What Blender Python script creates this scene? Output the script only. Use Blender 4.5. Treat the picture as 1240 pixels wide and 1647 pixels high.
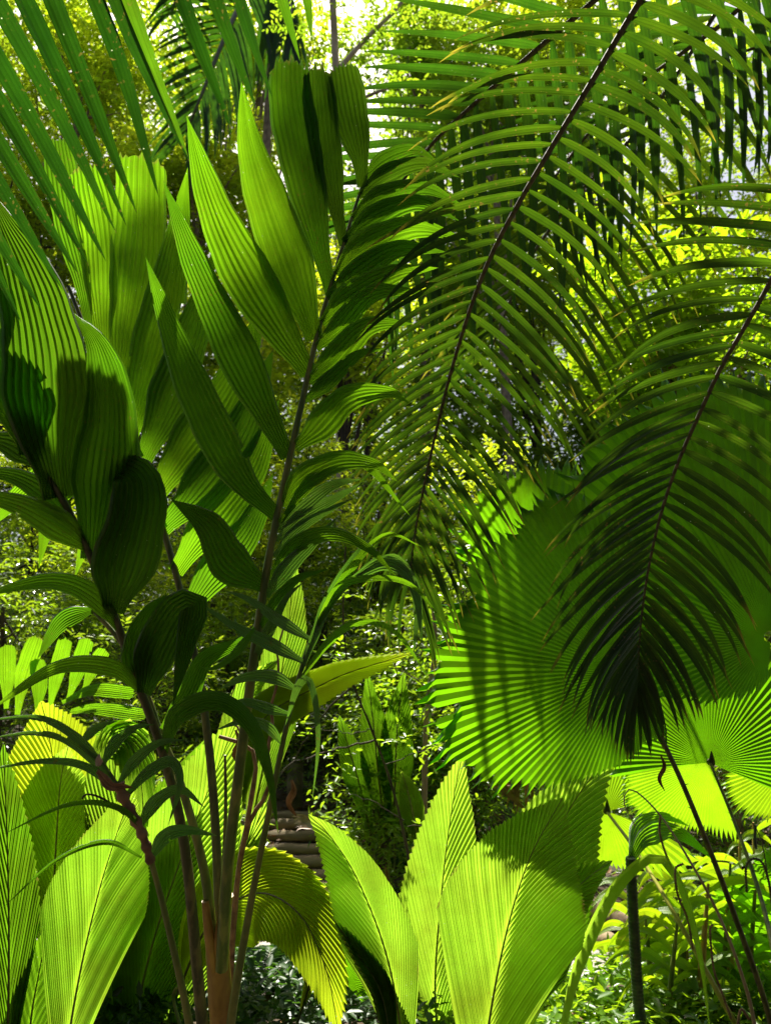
import bpy, math, random
import numpy as np
from mathutils import Vector, Matrix

random.seed(7)
RNG = np.random.default_rng(7)
R = math.radians
for o in list(bpy.data.objects): bpy.data.objects.remove(o)
SC = bpy.context.scene
COL = SC.collection

# ------------------------------------------------------------ camera, sky, sun, exposure
F = 1244.0
PITCH = R(14)
CAM = np.array([0.0, 0.0, 1.6])
cd = bpy.data.cameras.new('camera'); co = bpy.data.objects.new('camera', cd); COL.objects.link(co)
co.location = CAM; co.rotation_euler = (R(90) + PITCH, 0, 0)
cd.sensor_fit = 'HORIZONTAL'; cd.sensor_width = 36; cd.lens = 36 * F / 1240; cd.clip_end = 500; cd.clip_start = 0.02
SC.camera = co
cd.dof.use_dof = True; cd.dof.focus_distance = 2.35; cd.dof.aperture_fstop = 6.3
SUN_EL, SUN_AZ = R(59), R(-14)          # azimuth from +Y towards +X
SUNV = np.array([math.sin(SUN_AZ) * math.cos(SUN_EL), math.cos(SUN_AZ) * math.cos(SUN_EL), math.sin(SUN_EL)])
wd = bpy.data.worlds.new('World'); SC.world = wd; wd.use_nodes = True
nt = wd.node_tree; bg = nt.nodes['Background']
sky = nt.nodes.new('ShaderNodeTexSky'); sky.sky_type = 'NISHITA'; sky.sun_disc = False
sky.sun_elevation = SUN_EL; sky.sun_rotation = SUN_AZ; sky.air_density = 1.0; sky.dust_density = 5.0
nt.links.new(sky.outputs[0], bg.inputs[0]); bg.inputs[1].default_value = 0.052
sd = bpy.data.lights.new('sun', 'SUN'); so = bpy.data.objects.new('sun', sd); COL.objects.link(so)
sd.energy = 5.0; sd.angle = R(0.53); sd.color = (1.0, 0.95, 0.84)
so.rotation_euler = Vector(SUNV).to_track_quat('Z', 'Y').to_euler()
SC.view_settings.view_transform = 'Standard'; SC.view_settings.look = 'None'
SC.view_settings.exposure = 1.55; SC.view_settings.gamma = 1
SC.cycles.max_bounces = 6; SC.cycles.diffuse_bounces = 4; SC.cycles.glossy_bounces = 2; SC.cycles.transmission_bounces = 4
SC.cycles.use_denoising = True
SC.cycles.sample_clamp_indirect = 4.0

RT = np.array([1.0, 0, 0]); FW = np.array([0, math.cos(PITCH), math.sin(PITCH)]); UP = np.array([0, -math.sin(PITCH), math.cos(PITCH)])
def P(x, y, d):
    """world point seen at photo pixel x, y at d metres along the view axis"""
    return CAM + d * (FW + (x - 620) / F * RT - (y - 823.5) / F * UP)
def PP(l): return np.array([P(*p) for p in l])
def nrm(v): return v / (np.linalg.norm(v, axis=-1, keepdims=True) + 1e-12)
def height(x, y):
    x = np.asarray(x, float); y = np.asarray(y, float)
    t = np.clip((y - 7.0) / 14.0, 0, 1)
    h = 3.6 * t ** 1.3
    h = h + 0.05 * np.sin(x * 1.7 + y * .6) * np.clip((y - 6.5) / 3, 0, 1) + 0.03 * np.sin(x * 3.1 - y * 2.3) * np.clip((y - 6.5) / 3, 0, 1)
    side = np.clip(np.abs(x - 0.6) - 3.0, 0, 6)
    return h + 0.12 * side + 0.0 * y
def hz(x, y): return float(height(x, y))

# ------------------------------------------------------------ node helpers
def mat(name):
    m = bpy.data.materials.new(name); m.use_nodes = True
    t = m.node_tree; t.nodes.clear()
    return m, t
def N(t, kind, **kw):
    n = t.nodes.new(kind)
    for k, v in kw.items():
        if k in n.bl_rna.properties.keys(): setattr(n, k, v)
        else: n.inputs[k.replace('_', ' ')].default_value = v
    return n
def link(t, a, b): t.links.new(a, b)
def mixc(t, fac, a, b):
    n = t.nodes.new('ShaderNodeMix'); n.data_type = 'RGBA'
    for inp, v in ((n.inputs[0], fac), (n.inputs[6], a), (n.inputs[7], b)):
        if hasattr(v, 'is_linked') or hasattr(v, 'links'): t.links.new(v, inp)
        else: inp.default_value = v if isinstance(v, (int, float)) else (*v, 1)
    return n.outputs[2]
def ramp(t, src, p0, p1, a=0.0, b=1.0):
    n = t.nodes.new('ShaderNodeMapRange'); t.links.new(src, n.inputs[0])
    n.inputs[1].default_value = p0; n.inputs[2].default_value = p1; n.inputs[3].default_value = a; n.inputs[4].default_value = b
    return n.outputs[0]
def mth(t, op, a, b=0.0):
    n = t.nodes.new('ShaderNodeMath'); n.operation = op
    for i, v in enumerate((a, b)):
        if hasattr(v, 'links'): t.links.new(v, n.inputs[i])
        else: n.inputs[i].default_value = v
    return n.outputs[0]

def leaf_mat(name, ca, cb, ta, tb, veins=0, rough=.35, spots=0.0, fac=.5, scale=7.0, bump=.3, attr=False, yellow=0.0):
    """ca/cb reflected colours, ta/tb transmitted colours"""
    ta, tb = [(c[0] * 1.12, c[1], c[2] * .5) for c in (ta, tb)]; ca, cb = [(c[0] * 1.1, c[1], c[2] * .6) for c in (ca, cb)]
    m, t = mat(name)
    obi = N(t, 'ShaderNodeObjectInfo')
    tc = N(t, 'ShaderNodeTexCoord')
    no = N(t, 'ShaderNodeTexNoise', Scale=scale, Detail=3.0); link(t, tc.outputs['Object'], no.inputs['Vector'])
    if attr:
        at = N(t, 'ShaderNodeAttribute', attribute_name='tint'); v = at.outputs['Fac']
        v = mth(t, 'ADD', mth(t, 'MULTIPLY', v, .75), mth(t, 'MULTIPLY', obi.outputs['Random'], .25))
    else:
        v = mth(t, 'ADD', ramp(t, no.outputs[0], .3, .7, 0, .55), mth(t, 'MULTIPLY', obi.outputs['Random'], .45))
    c = mixc(t, v, ca, cb); tr = mixc(t, v, ta, tb)
    nt_ = N(t, 'ShaderNodeTexNoise', Scale=3.2 if not attr else .8, Detail=4.0, Roughness=.6); link(t, tc.outputs['Object'], nt_.inputs['Vector'])
    tr = mixc(t, ramp(t, nt_.outputs[0], .42, .68, 0, .75), tr, tuple(x * k for x, k in zip(ta, (.75, .5, .6))))
    hgt = None
    if veins:
        uv = N(t, 'ShaderNodeUVMap'); sp = N(t, 'ShaderNodeSeparateXYZ'); link(t, uv.outputs[0], sp.inputs[0])
        s = mth(t, 'SINE', mth(t, 'MULTIPLY', sp.outputs[0], veins * 2 * math.pi))
        s2 = mth(t, 'SINE', mth(t, 'MULTIPLY', sp.outputs[0], veins * 7.3 * math.pi))
        v1 = ramp(t, s, .55, 1.0); v2 = ramp(t, s2, 0, 1.0, 0, .35)
        vv = mth(t, 'MAXIMUM', v1, v2)
        tr = mixc(t, mth(t, 'MULTIPLY', vv, .5), tr, tuple(x * .45 for x in ta))
        c = mixc(t, mth(t, 'MULTIPLY', vv, .35), c, tuple(min(1, x * 1.5) for x in cb))
        hgt = mth(t, 'ADD', s, mth(t, 'MULTIPLY', s2, .4))
        if yellow:
            w = N(t, 'ShaderNodeTexNoise', Scale=9.0, Detail=2.0); link(t, tc.outputs['Object'], w.inputs['Vector'])
            e = ramp(t, mth(t, 'ADD', sp.outputs[1], mth(t, 'MULTIPLY', w.outputs[0], .4)), 1.25 - yellow * .35, 1.4 - yellow * .2)
            c = mixc(t, e, c, (.30, .20, .04)); tr = mixc(t, e, tr, (.75, .6, .05))
    if veins:
        w2 = N(t, 'ShaderNodeTexNoise', Scale=14.0, Detail=3.0); link(t, tc.outputs['Object'], w2.inputs['Vector'])
        ed = mth(t, 'ABSOLUTE', mth(t, 'SUBTRACT', sp.outputs[0], .5)); ed = mth(t, 'MAXIMUM', mth(t, 'MULTIPLY', ed, 2.0), sp.outputs[1])
        ed = ramp(t, mth(t, 'ADD', ed, mth(t, 'MULTIPLY', w2.outputs[0], .12)), 1.055, 1.08)
        c = mixc(t, ed, c, (.15, .12, .04)); tr = mixc(t, ed, tr, (.28, .24, .04))
    if veins:
        vz = N(t, 'ShaderNodeTexVoronoi', Scale=55.0); link(t, tc.outputs['Object'], vz.inputs['Vector'])
        sc_ = N(t, 'ShaderNodeSeparateColor'); link(t, vz.outputs['Color'], sc_.inputs[0])
        dt_ = mth(t, 'MULTIPLY', ramp(t, vz.outputs['Distance'], .10, .06), ramp(t, sc_.outputs[0], .86, .87))
        tr = mixc(t, dt_, tr, (.85, .95, .55))  # pale dots put sunlight through pinholes into the transmitted colour
    if spots:
        vo = N(t, 'ShaderNodeTexNoise', Scale=90.0, Detail=1.0); link(t, tc.outputs['Object'], vo.inputs['Vector'])
        n3 = N(t, 'ShaderNodeTexNoise', Scale=5.0, Detail=2.0); link(t, tc.outputs['Object'], n3.inputs['Vector'])
        f = mth(t, 'MULTIPLY', ramp(t, vo.outputs[0], .66, .72), ramp(t, n3.outputs[0], .42, .62, 0, spots))
        c = mixc(t, f, c, (.16, .11, .04)); tr = mixc(t, f, tr, (.25, .17, .03))
    pr = N(t, 'ShaderNodeBsdfPrincipled', Roughness=rough); link(t, c, pr.inputs['Base Color'])
    pr.inputs['Specular IOR Level'].default_value = .5
    rn = ramp(t, no.outputs[0], .3, .7, rough * .85, min(1, rough * 1.35)); link(t, rn, pr.inputs['Roughness'])
    tl = N(t, 'ShaderNodeBsdfTranslucent'); link(t, tr, tl.inputs[0])
    if hgt is not None and bump:
        b = N(t, 'ShaderNodeBump', Strength=bump, Distance=.002); link(t, hgt, b.inputs['Height'])
        link(t, b.outputs[0], pr.inputs['Normal']); link(t, b.outputs[0], tl.inputs['Normal'])
    mx = N(t, 'ShaderNodeMixShader'); mx.inputs[0].default_value = fac
    link(t, pr.outputs[0], mx.inputs[1]); link(t, tl.outputs[0], mx.inputs[2])
    out = N(t, 'ShaderNodeOutputMaterial'); link(t, mx.outputs[0], out.inputs[0])
    return m

def solid_mat(name, a, b, rough=.6, scale=20.0, detail=6.0, bump=.4, dist=.01, stretch=(1, 1, 1), ring=0, lo=.35, hi=.65):
    m, t = mat(name)
    tc = N(t, 'ShaderNodeTexCoord'); mp = N(t, 'ShaderNodeMapping'); link(t, tc.outputs['Object'], mp.inputs[0]); mp.inputs['Scale'].default_value = stretch
    no = N(t, 'ShaderNodeTexNoise', Scale=scale, Detail=detail); link(t, mp.outputs[0], no.inputs['Vector'])
    f = ramp(t, no.outputs[0], lo, hi); c = mixc(t, f, a, b)
    pr = N(t, 'ShaderNodeBsdfPrincipled', Roughness=rough); link(t, c, pr.inputs['Base Color'])
    bp = N(t, 'ShaderNodeBump', Strength=bump, Distance=dist); link(t, no.outputs[0], bp.inputs['Height']); link(t, bp.outputs[0], pr.inputs['Normal'])
    out = N(t, 'ShaderNodeOutputMaterial'); link(t, pr.outputs[0], out.inputs[0])
    return m

M = {}
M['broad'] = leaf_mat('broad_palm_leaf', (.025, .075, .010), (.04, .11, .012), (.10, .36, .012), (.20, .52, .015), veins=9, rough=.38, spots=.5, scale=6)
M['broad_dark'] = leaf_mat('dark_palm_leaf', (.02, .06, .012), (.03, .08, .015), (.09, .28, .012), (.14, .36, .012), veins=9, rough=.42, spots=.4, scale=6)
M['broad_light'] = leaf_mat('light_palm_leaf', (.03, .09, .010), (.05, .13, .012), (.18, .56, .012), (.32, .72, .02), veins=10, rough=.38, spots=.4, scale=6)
M['feather'] = leaf_mat('feather_leaf', (.018, .05, .010), (.038, .08, .014), (.025, .09, .005), (.09, .20, .007), veins=3, rough=.36, spots=.9, yellow=.55, scale=10)
M['feather_back'] = leaf_mat('feather_leaf_green', (.015, .045, .012), (.03, .065, .014), (.03, .12, .008), (.06, .19, .010), veins=3, rough=.4, spots=.3, scale=10)
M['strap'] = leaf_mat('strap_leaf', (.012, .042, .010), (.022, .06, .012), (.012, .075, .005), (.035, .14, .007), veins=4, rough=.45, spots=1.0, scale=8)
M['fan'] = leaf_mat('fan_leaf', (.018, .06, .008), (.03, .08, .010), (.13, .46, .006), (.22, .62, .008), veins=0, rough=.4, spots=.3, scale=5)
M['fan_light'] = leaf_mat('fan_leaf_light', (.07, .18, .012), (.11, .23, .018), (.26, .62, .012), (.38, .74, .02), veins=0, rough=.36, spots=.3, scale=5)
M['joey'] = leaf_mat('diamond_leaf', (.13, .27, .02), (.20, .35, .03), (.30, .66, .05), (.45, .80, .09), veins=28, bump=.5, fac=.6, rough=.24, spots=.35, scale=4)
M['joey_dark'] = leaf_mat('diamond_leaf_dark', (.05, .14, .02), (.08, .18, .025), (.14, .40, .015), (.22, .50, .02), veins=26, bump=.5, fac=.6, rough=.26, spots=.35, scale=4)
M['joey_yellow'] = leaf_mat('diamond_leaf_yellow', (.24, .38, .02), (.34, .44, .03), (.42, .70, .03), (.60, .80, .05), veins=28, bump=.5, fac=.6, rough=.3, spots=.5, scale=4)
M['crown_a'] = leaf_mat('tree_leaf_yellow_green', (.05, .12, .014), (.10, .15, .02), (.44, .78, .03), (.70, .88, .05), rough=.4, attr=True, fac=.55)
M['crown_b'] = leaf_mat('tree_leaf_green', (.04, .09, .014), (.08, .13, .02), (.24, .56, .03), (.52, .76, .05), rough=.4, attr=True)
M['crown_c'] = leaf_mat('shrub_leaf_dark', (.04, .10, .018), (.08, .15, .025), (.18, .42, .02), (.44, .68, .03), rough=.22, attr=True, fac=.4)
M['sky_block_dark'] = leaf_mat('sky_block_leaf', (.012, .03, .008), (.02, .045, .01), (.02, .07, .01), (.05, .12, .01), rough=.5, attr=True, fac=.4)  # near-black leaf of the added ring, kept dark so it bounces little sunlight
M['silver'] = leaf_mat('silver_green_leaf', (.10, .17, .15), (.16, .24, .20), (.09, .30, .03), (.18, .42, .05), veins=7, rough=.27, spots=.6, scale=8)
M['near_tree'] = leaf_mat('near_tree_leaf', (.05, .12, .010), (.09, .15, .012), (.32, .70, .015), (.54, .82, .03), rough=.35, attr=True, fac=.55)
M['ginger'] = leaf_mat('ginger_leaf', (.06, .15, .010), (.10, .19, .012), (.32, .68, .015), (.54, .82, .02), veins=6, rough=.34, spots=.3)
M['fern'] = leaf_mat('fern_leaf', (.012, .05, .018), (.03, .08, .02), (.05, .18, .03), (.12, .32, .03), rough=.35, attr=True, fac=.35)
M['cover'] = leaf_mat('cover_leaf', (.05, .14, .016), (.09, .19, .02), (.24, .56, .02), (.48, .76, .03), rough=.28, attr=True, fac=.45)
M['petiole'] = solid_mat('petiole_green_brown', (.08, .12, .02), (.20, .21, .045), rough=.4, scale=30, stretch=(1, 1, .15), bump=.4, lo=.44, hi=.58, detail=9)
M['petiole_dark'] = solid_mat('petiole_dark', (.05, .06, .014), (.14, .13, .035), rough=.42, scale=40, stretch=(1, 1, .2), bump=.4, lo=.44, hi=.58, detail=9)
M['petiole_light'] = solid_mat('petiole_light', (.10, .15, .02), (.20, .22, .04), rough=.4, scale=30, stretch=(1, 1, .15), bump=.4, lo=.44, hi=.58, detail=9)
M['petiole_yellow'] = solid_mat('petiole_yellow', (.28, .30, .03), (.45, .42, .06), rough=.35, scale=30, stretch=(1, 1, .15), bump=.1)
M['petiole_pink'] = solid_mat('petiole_pink', (.35, .22, .13), (.5, .36, .22), rough=.35, scale=30, stretch=(1, 1, .15), bump=.1)
M['stem_amber'] = solid_mat('stem_amber', (.18, .085, .02), (.46, .26, .06), rough=.5, scale=18, stretch=(1, 1, .3), bump=.35)
M['rachis'] = solid_mat('rachis_brown', (.06, .05, .02), (.15, .12, .05), rough=.75, scale=60, bump=.2)
M['rachis_green'] = solid_mat('rachis_olive', (.05, .06, .014), (.12, .12, .03), rough=.45, scale=50, bump=.15)
M['bark'] = solid_mat('bark_pale', (.14, .10, .06), (.36, .27, .17), rough=.85, scale=9, bump=.8, dist=.03, stretch=(1, 1, .5))
M['bark_light'] = solid_mat('bark_cream', (.30, .23, .16), (.62, .50, .38), rough=.85, scale=3, bump=.8, dist=.03, stretch=(1, 1, .5))
M['bark_dark'] = solid_mat('bark_dark', (.03, .02, .012), (.09, .06, .035), rough=.85, scale=14, bump=.8, dist=.02, stretch=(1, 1, .3))
M['bark_orange'] = solid_mat('bark_orange', (.14, .075, .035), (.34, .20, .10), rough=.75, scale=25, bump=.6, dist=.01)
M['dead'] = solid_mat('dead_leaf_brown', (.16, .08, .03), (.36, .20, .09), rough=.7, scale=30, bump=.4)
M['dead_pale'] = solid_mat('dead_leaf_pale', (.32, .24, .18), (.62, .50, .42), rough=.7, scale=25, bump=.3)
M['soil'] = solid_mat('soil', (.020, .014, .008), (.07, .045, .022), rough=.95, scale=5, bump=1, dist=.05, detail=12)
M['gravel'] = solid_mat('gravel', (.12, .105, .09), (.42, .38, .33), rough=.95, scale=70, bump=1, dist=.02, detail=8, lo=.3, hi=.6)
M['log'] = solid_mat('weathered_log', (.13, .085, .045), (.40, .29, .17), rough=.85, scale=8, bump=.8, dist=.02, stretch=(.25, 1, 1), detail=9)
M['step_log'] = solid_mat('step_log', (.10, .085, .04), (.34, .26, .15), rough=.9, scale=6, bump=.8, dist=.02, stretch=(.25, 1, 1), detail=9)
M['tread'] = solid_mat('trodden_earth', (.12, .085, .05), (.34, .26, .17), rough=.95, scale=12, bump=.8, dist=.02)
M['stone'] = solid_mat('mossy_stone', (.06, .06, .03), (.26, .21, .14), rough=.9, scale=7, bump=1, dist=.03, detail=10)
M['litter'] = leaf_mat('litter_leaf', (.10, .05, .02), (.32, .20, .10), (.1, .05, .02), (.3, .18, .06), rough=.6, attr=True, fac=.15)
M['ginger_stem'] = solid_mat('ginger_stem', (.30, .16, .04), (.50, .36, .07), rough=.45, scale=14, stretch=(1, 1, .3), bump=.3)
M['ringed'] = solid_mat('ringed_stem_green', (.012, .035, .016), (.05, .09, .03), rough=.35, scale=20, bump=.3)

# ------------------------------------------------------------ mesh helpers
class MB:
    def __init__(s): s.v = []; s.f = []; s.uv = []; s.n = 0; s.tint = []
    def grid(s, V, U=None, close=False):
        a, b = V.shape[:2]
        s.v.append(V.reshape(-1, 3))
        if U is None:
            U = np.stack(np.meshgrid(np.linspace(0, 1, b), np.linspace(0, 1, a)), -1)
        s.uv.append(U.reshape(-1, 2))
        i, j = np.meshgrid(np.arange(a - 1), np.arange(b if close else b - 1), indexing='ij')
        j2 = (j + 1) % b
        q = np.stack([i * b + j, i * b + j2, (i + 1) * b + j2, (i + 1) * b + j], -1).reshape(-1, 4) + s.n
        s.f.append(q); s.n += a * b
    def facets(s, V, bites=()):
        a, b = V.shape[:2]; U = np.stack(np.meshgrid(np.linspace(0, 1, b), np.linspace(0, 1, a)), -1)
        for j in range(b - 1):
            cuts = [r for (r, e) in bites if (j < e[0] or j >= b - 1 - e[1])]   # nibbled margin: rows left out of the outermost pleats
            lo = 0
            for c in sorted(set(cuts)) + [a]:
                if c - lo >= 2 or c == a: s.grid(V[lo:min(c + 1, a), j:j + 2], U[lo:min(c + 1, a), j:j + 2])
                lo = c + 1
    def quads(s, V, Q, tint=None):
        s.v.append(V); s.uv.append(np.zeros((len(V), 2))); s.f.append(Q + s.n); s.n += len(V)
        if tint is not None: s.tint.append(tint)
    def tube(s, C, r, m=8):
        C = np.asarray(C); n = len(C); r = np.broadcast_to(np.asarray(r, float), (n,))
        T = nrm(np.gradient(C, axis=0))
        a = np.array([0, 0, 1.0]) if abs(T[0][2]) < .9 else np.array([1.0, 0, 0])
        A = nrm(np.cross(T[0], a)); rows = []
        for i in range(n):
            A = nrm(A - T[i] * np.dot(A, T[i])); B = np.cross(T[i], A)
            th = np.linspace(0, 2 * np.pi, m, endpoint=False)
            rows.append(C[i] + r[i] * (np.cos(th)[:, None] * A + np.sin(th)[:, None] * B))
        s.grid(np.array(rows), close=True)
        for end, row in ((0, rows[0]), (-1, rows[-1])):   # caps as collapsed rings
            c = np.repeat(row.mean(0)[None], m, 0)
            s.grid(np.array([c, row]) if end == 0 else np.array([row, c]), close=True)
    def box(s, c, sx, sy, sz, rot=0.0, jit=0.0):
        k = np.array([[x, y, z] for x in (-.5, .5) for y in (-.5, .5) for z in (-.5, .5)]) * [sx, sy, sz]
        k += RNG.normal(0, jit, k.shape) if jit else 0
        ca, sa = math.cos(rot), math.sin(rot)
        k = np.stack([k[:, 0] * ca - k[:, 1] * sa, k[:, 0] * sa + k[:, 1] * ca, k[:, 2]], 1) + c
        s.quads(k, np.array([[0, 1, 3, 2], [4, 6, 7, 5], [0, 4, 5, 1], [2, 3, 7, 6], [0, 2, 6, 4], [1, 5, 7, 3]]))
    def build(s, name, m, parent=None, origin=None, smooth=True):
        if origin is None: origin = ORI[parent.name]['o_'] if parent is not None and parent.name in ORI else np.zeros(3)
        V = np.concatenate(s.v) - origin; Q = np.concatenate(s.f)
        me = bpy.data.meshes.new(name)
        me.vertices.add(len(V)); me.vertices.foreach_set('co', V.astype(np.float32).ravel())
        me.loops.add(Q.size); me.loops.foreach_set('vertex_index', Q.astype(np.int32).ravel())
        me.polygons.add(len(Q)); me.polygons.foreach_set('loop_start', np.arange(0, Q.size, 4, dtype=np.int32))
        uv = me.uv_layers.new(name='UVMap'); uv.data.foreach_set('uv', np.concatenate(s.uv)[Q.ravel()].astype(np.float32).ravel())
        if s.tint:
            a = me.attributes.new('tint', 'FLOAT', 'POINT'); a.data.foreach_set('value', np.concatenate(s.tint).astype(np.float32))
        me.materials.append(M[m] if isinstance(m, str) else m)
        me.update(calc_edges=True)
        if smooth: me.polygons.foreach_set('use_smooth', np.ones(len(Q), bool))
        o = bpy.data.objects.new(name, me); COL.objects.link(o)
        if parent is not None: o.parent = parent
        else: o.location = origin
        ORI[o.name] = {'o_': origin}
        return o
ORI = {}
def tag(o, label=None, cat=None, group=None, kind=None):
    if label: o['label'] = label
    if cat: o['category'] = cat
    if group: o['group'] = group
    if kind: o['kind'] = kind
    return o
def thing(name, loc, label, cat, group=None):
    o = bpy.data.objects.new(name, None); COL.objects.link(o); o.location = loc; o.empty_display_size = .1
    ORI[o.name] = {'o_': np.array(loc, float)}
    return tag(o, label, cat, group)

def curve(pts, n=16):
    p = np.asarray(pts, float)
    if len(p) == 2: p = np.array([p[0], (p[0] + p[1]) / 2, p[1]])
    q = np.vstack([2 * p[0] - p[1], p, 2 * p[-1] - p[-2]]); out = []
    for i in range(1, len(q) - 2):
        t = np.linspace(0, 1, 14, endpoint=False)[:, None]
        a, b, c, d = q[i - 1:i + 3]
        out.append(.5 * (2 * b + (c - a) * t + (2 * a - 5 * b + 4 * c - d) * t ** 2 + (3 * b - a - 3 * c + d) * t ** 3))
    out = np.vstack(out + [p[-1:]])
    L = np.r_[0, np.cumsum(np.linalg.norm(np.diff(out, axis=0), axis=1))]
    s = np.linspace(0, L[-1], n)
    return np.stack([np.interp(s, L, out[:, k]) for k in range(3)], 1)
def depth_of(p): return np.dot(p - CAM, FW)
def frame(C, roll=0.0):
    T = nrm(np.gradient(C, axis=0)); V = nrm(C - CAM)
    S = nrm(np.cross(T, V))
    for i in range(1, len(S)):
        if np.dot(S[i], S[i - 1]) < 0: S[i] = -S[i]
    Nn = np.cross(S, T)
    if np.dot(Nn[0], V[0]) > 0: Nn = -Nn
    r = np.radians(np.broadcast_to(np.asarray(roll, float), (len(C),)))[:, None]
    return S * np.cos(r) + Nn * np.sin(r), Nn * np.cos(r) - S * np.sin(r)
def smooth01(x): x = np.clip(x, 0, 1); return x * x * (3 - 2 * x)
def prof(kind, t):
    if kind == 'lance': return (.34 + .66 * smooth01(t / .38)) * np.clip(1 - t ** 2.5, 0, 1) ** 1.05
    if kind == 'arch': return (.32 + .68 * smooth01(t / .32)) * np.clip(1 - t ** 1.9, 0, 1) ** 1.05
    if kind == 'prae': return .28 + .72 * smooth01(t / .62) - .12 * smooth01((t - .75) / .3)
    if kind == 'needle': return np.clip(.4 + t * 6, 0, 1) * np.clip(1 - t ** 2.4, 0.0, 1) ** .85
    return np.ones_like(t)
def blade(mb, C, w, kind='lance', cols=19, roll=0.0, fold=12.0, pleat=.03, jag=0.0, curl=0.0, rng=random):
    """leaf blade along the curve C, half width w metres"""
    n = len(C); t = np.linspace(0, 1, n)
    S, Nn = frame(C, roll)
    W = w * prof(kind, t)
    x = np.linspace(-1, 1, cols)
    alt = np.where(np.arange(cols) % 2, 1.0, -1.0)
    f = math.radians(fold)
    wav = 1 + .03 * np.sin(t * 17 + rng.uniform(0, 6)) + .02 * np.sin(t * 41 + rng.uniform(0, 6))
    X = (W * wav)[:, None] * x[None]
    V = C[:, None] + S[:, None] * (X * math.cos(f))[..., None]
    h = np.abs(X) * math.sin(f) + w * pleat * alt[None] * np.clip(W / w, 0, 1)[:, None] + curl * X * np.abs(X) / max(w, 1e-6)
    V = V + Nn[:, None] * h[..., None]
    if jag:
        T = nrm(np.gradient(C, axis=0)); L = np.linalg.norm(C[-1] - C[0])
        j = np.array([rng.uniform(-.3, 1) * jag * L * (1 if k % 2 else .15) for k in range(cols)]) - jag * L * 1.3 * np.abs(x) ** 2
        k = max(2, n // 12)
        for i in range(k): V[n - 1 - i] += T[n - 1 - i] * (j * (1 - i / k))[:, None]
    if cols > 9:
        bt = []
        if rng.random() < .45:
            for _ in range(rng.choice([1, 1, 2, 3])): bt.append((rng.randrange(6, n - 4), rng.choice([(1, 0), (0, 1), (2, 0), (0, 2)])))
        mb.facets(V, bt)
    else: mb.grid(V)
def leafp(parent, name, pts, wpx, m='broad', kind='lance', np_=8, roll=0, fold=12, pleat=.075, jag=0, n=26, curl=0):
    C = curve(PP(pts), n); d = np.mean([p[2] for p in pts])
    mb = MB(); blade(mb, C, wpx * d / F / 2, kind, 2 * np_ + 1, roll, fold, pleat, jag, curl)
    return mb.build(name, m, parent)
def tubep(parent, name, pts, r0, r1, m, n=28, k=8, origin=None):
    C = curve(PP(pts), n); d0, d1 = pts[0][2], pts[-1][2]
    mb = MB(); mb.tube(C, np.linspace(r0 * d0 / F, r1 * d1 / F, n), k)
    return mb.build(name, m, parent)

def interp_tab(tab, t):
    a = np.array(tab, float); return [np.interp(t, a[:, 0], a[:, k]) for k in range(1, a.shape[1])]
def frond(palm, rach, r0, r1, sides, m, rm, cols=5, seg=12, name='frond', each=True, label=None, fold=16, jit=4.0, dens=.45):
    """feather frond: a rachis with a row of leaflets on each side; sides = [(n, t0, t1, [(t, len_px, a0, a1, width_px)], (dz0, dz1), roll)]"""
    C = curve(PP(rach), 80); mb = MB(); n = len(C)
    mb.tube(C, np.linspace(r0 * rach[0][2] / F, r1 * rach[-1][2] / F, n), 7)
    fr = mb.build(name, rm, palm)
    if label: fr['label'] = label
    mbs = MB()
    for (cnt, t0, t1, tab, dz, roll) in sides:
        for i in range(cnt):
            u_ = i / max(1, cnt - 1); t = t0 + (t1 - t0) * u_ * (1 + dens * (1 - u_)) + random.uniform(-.12, .12) / cnt * (t1 - t0)
            k = t * (n - 1); i0 = int(min(max(k, 0), n - 2)); B = C[i0] + (C[i0 + 1] - C[i0]) * (k - i0)
            ln, a0, a1, w = interp_tab(tab, t); w *= .80 * random.uniform(.85, 1.1)
            d = depth_of(B); ln = ln * random.uniform(.93, 1.05) * d / F
            a0 = a0 + random.gauss(0, jit * .5); a1 = a1 + random.gauss(0, jit * 1.6)
            s = np.linspace(0, 1, seg); ang = np.radians(a0 + (a1 - a0) * s ** 1.4)
            z = dz[0] + (dz[1] - dz[0]) * s + random.uniform(-.1, .1)
            D = nrm(np.cos(ang)[:, None] * RT + np.sin(ang)[:, None] * UP + z[:, None] * FW)
            pts = B + np.vstack([np.zeros(3), np.cumsum((D[1:] + D[:-1]) / 2, axis=0)]) * ln / (seg - 1)
            q = MB() if each else mbs
            rr = np.linspace(roll, roll * .4, seg) + random.uniform(-12, 12)
            blade(q, pts, w * d / F / 2, 'needle', cols, rr, fold, .03)
            if each: q.build('leaflet', m, fr)
    if not each: mbs.build('leaflets', m, fr)
    return fr

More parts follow.
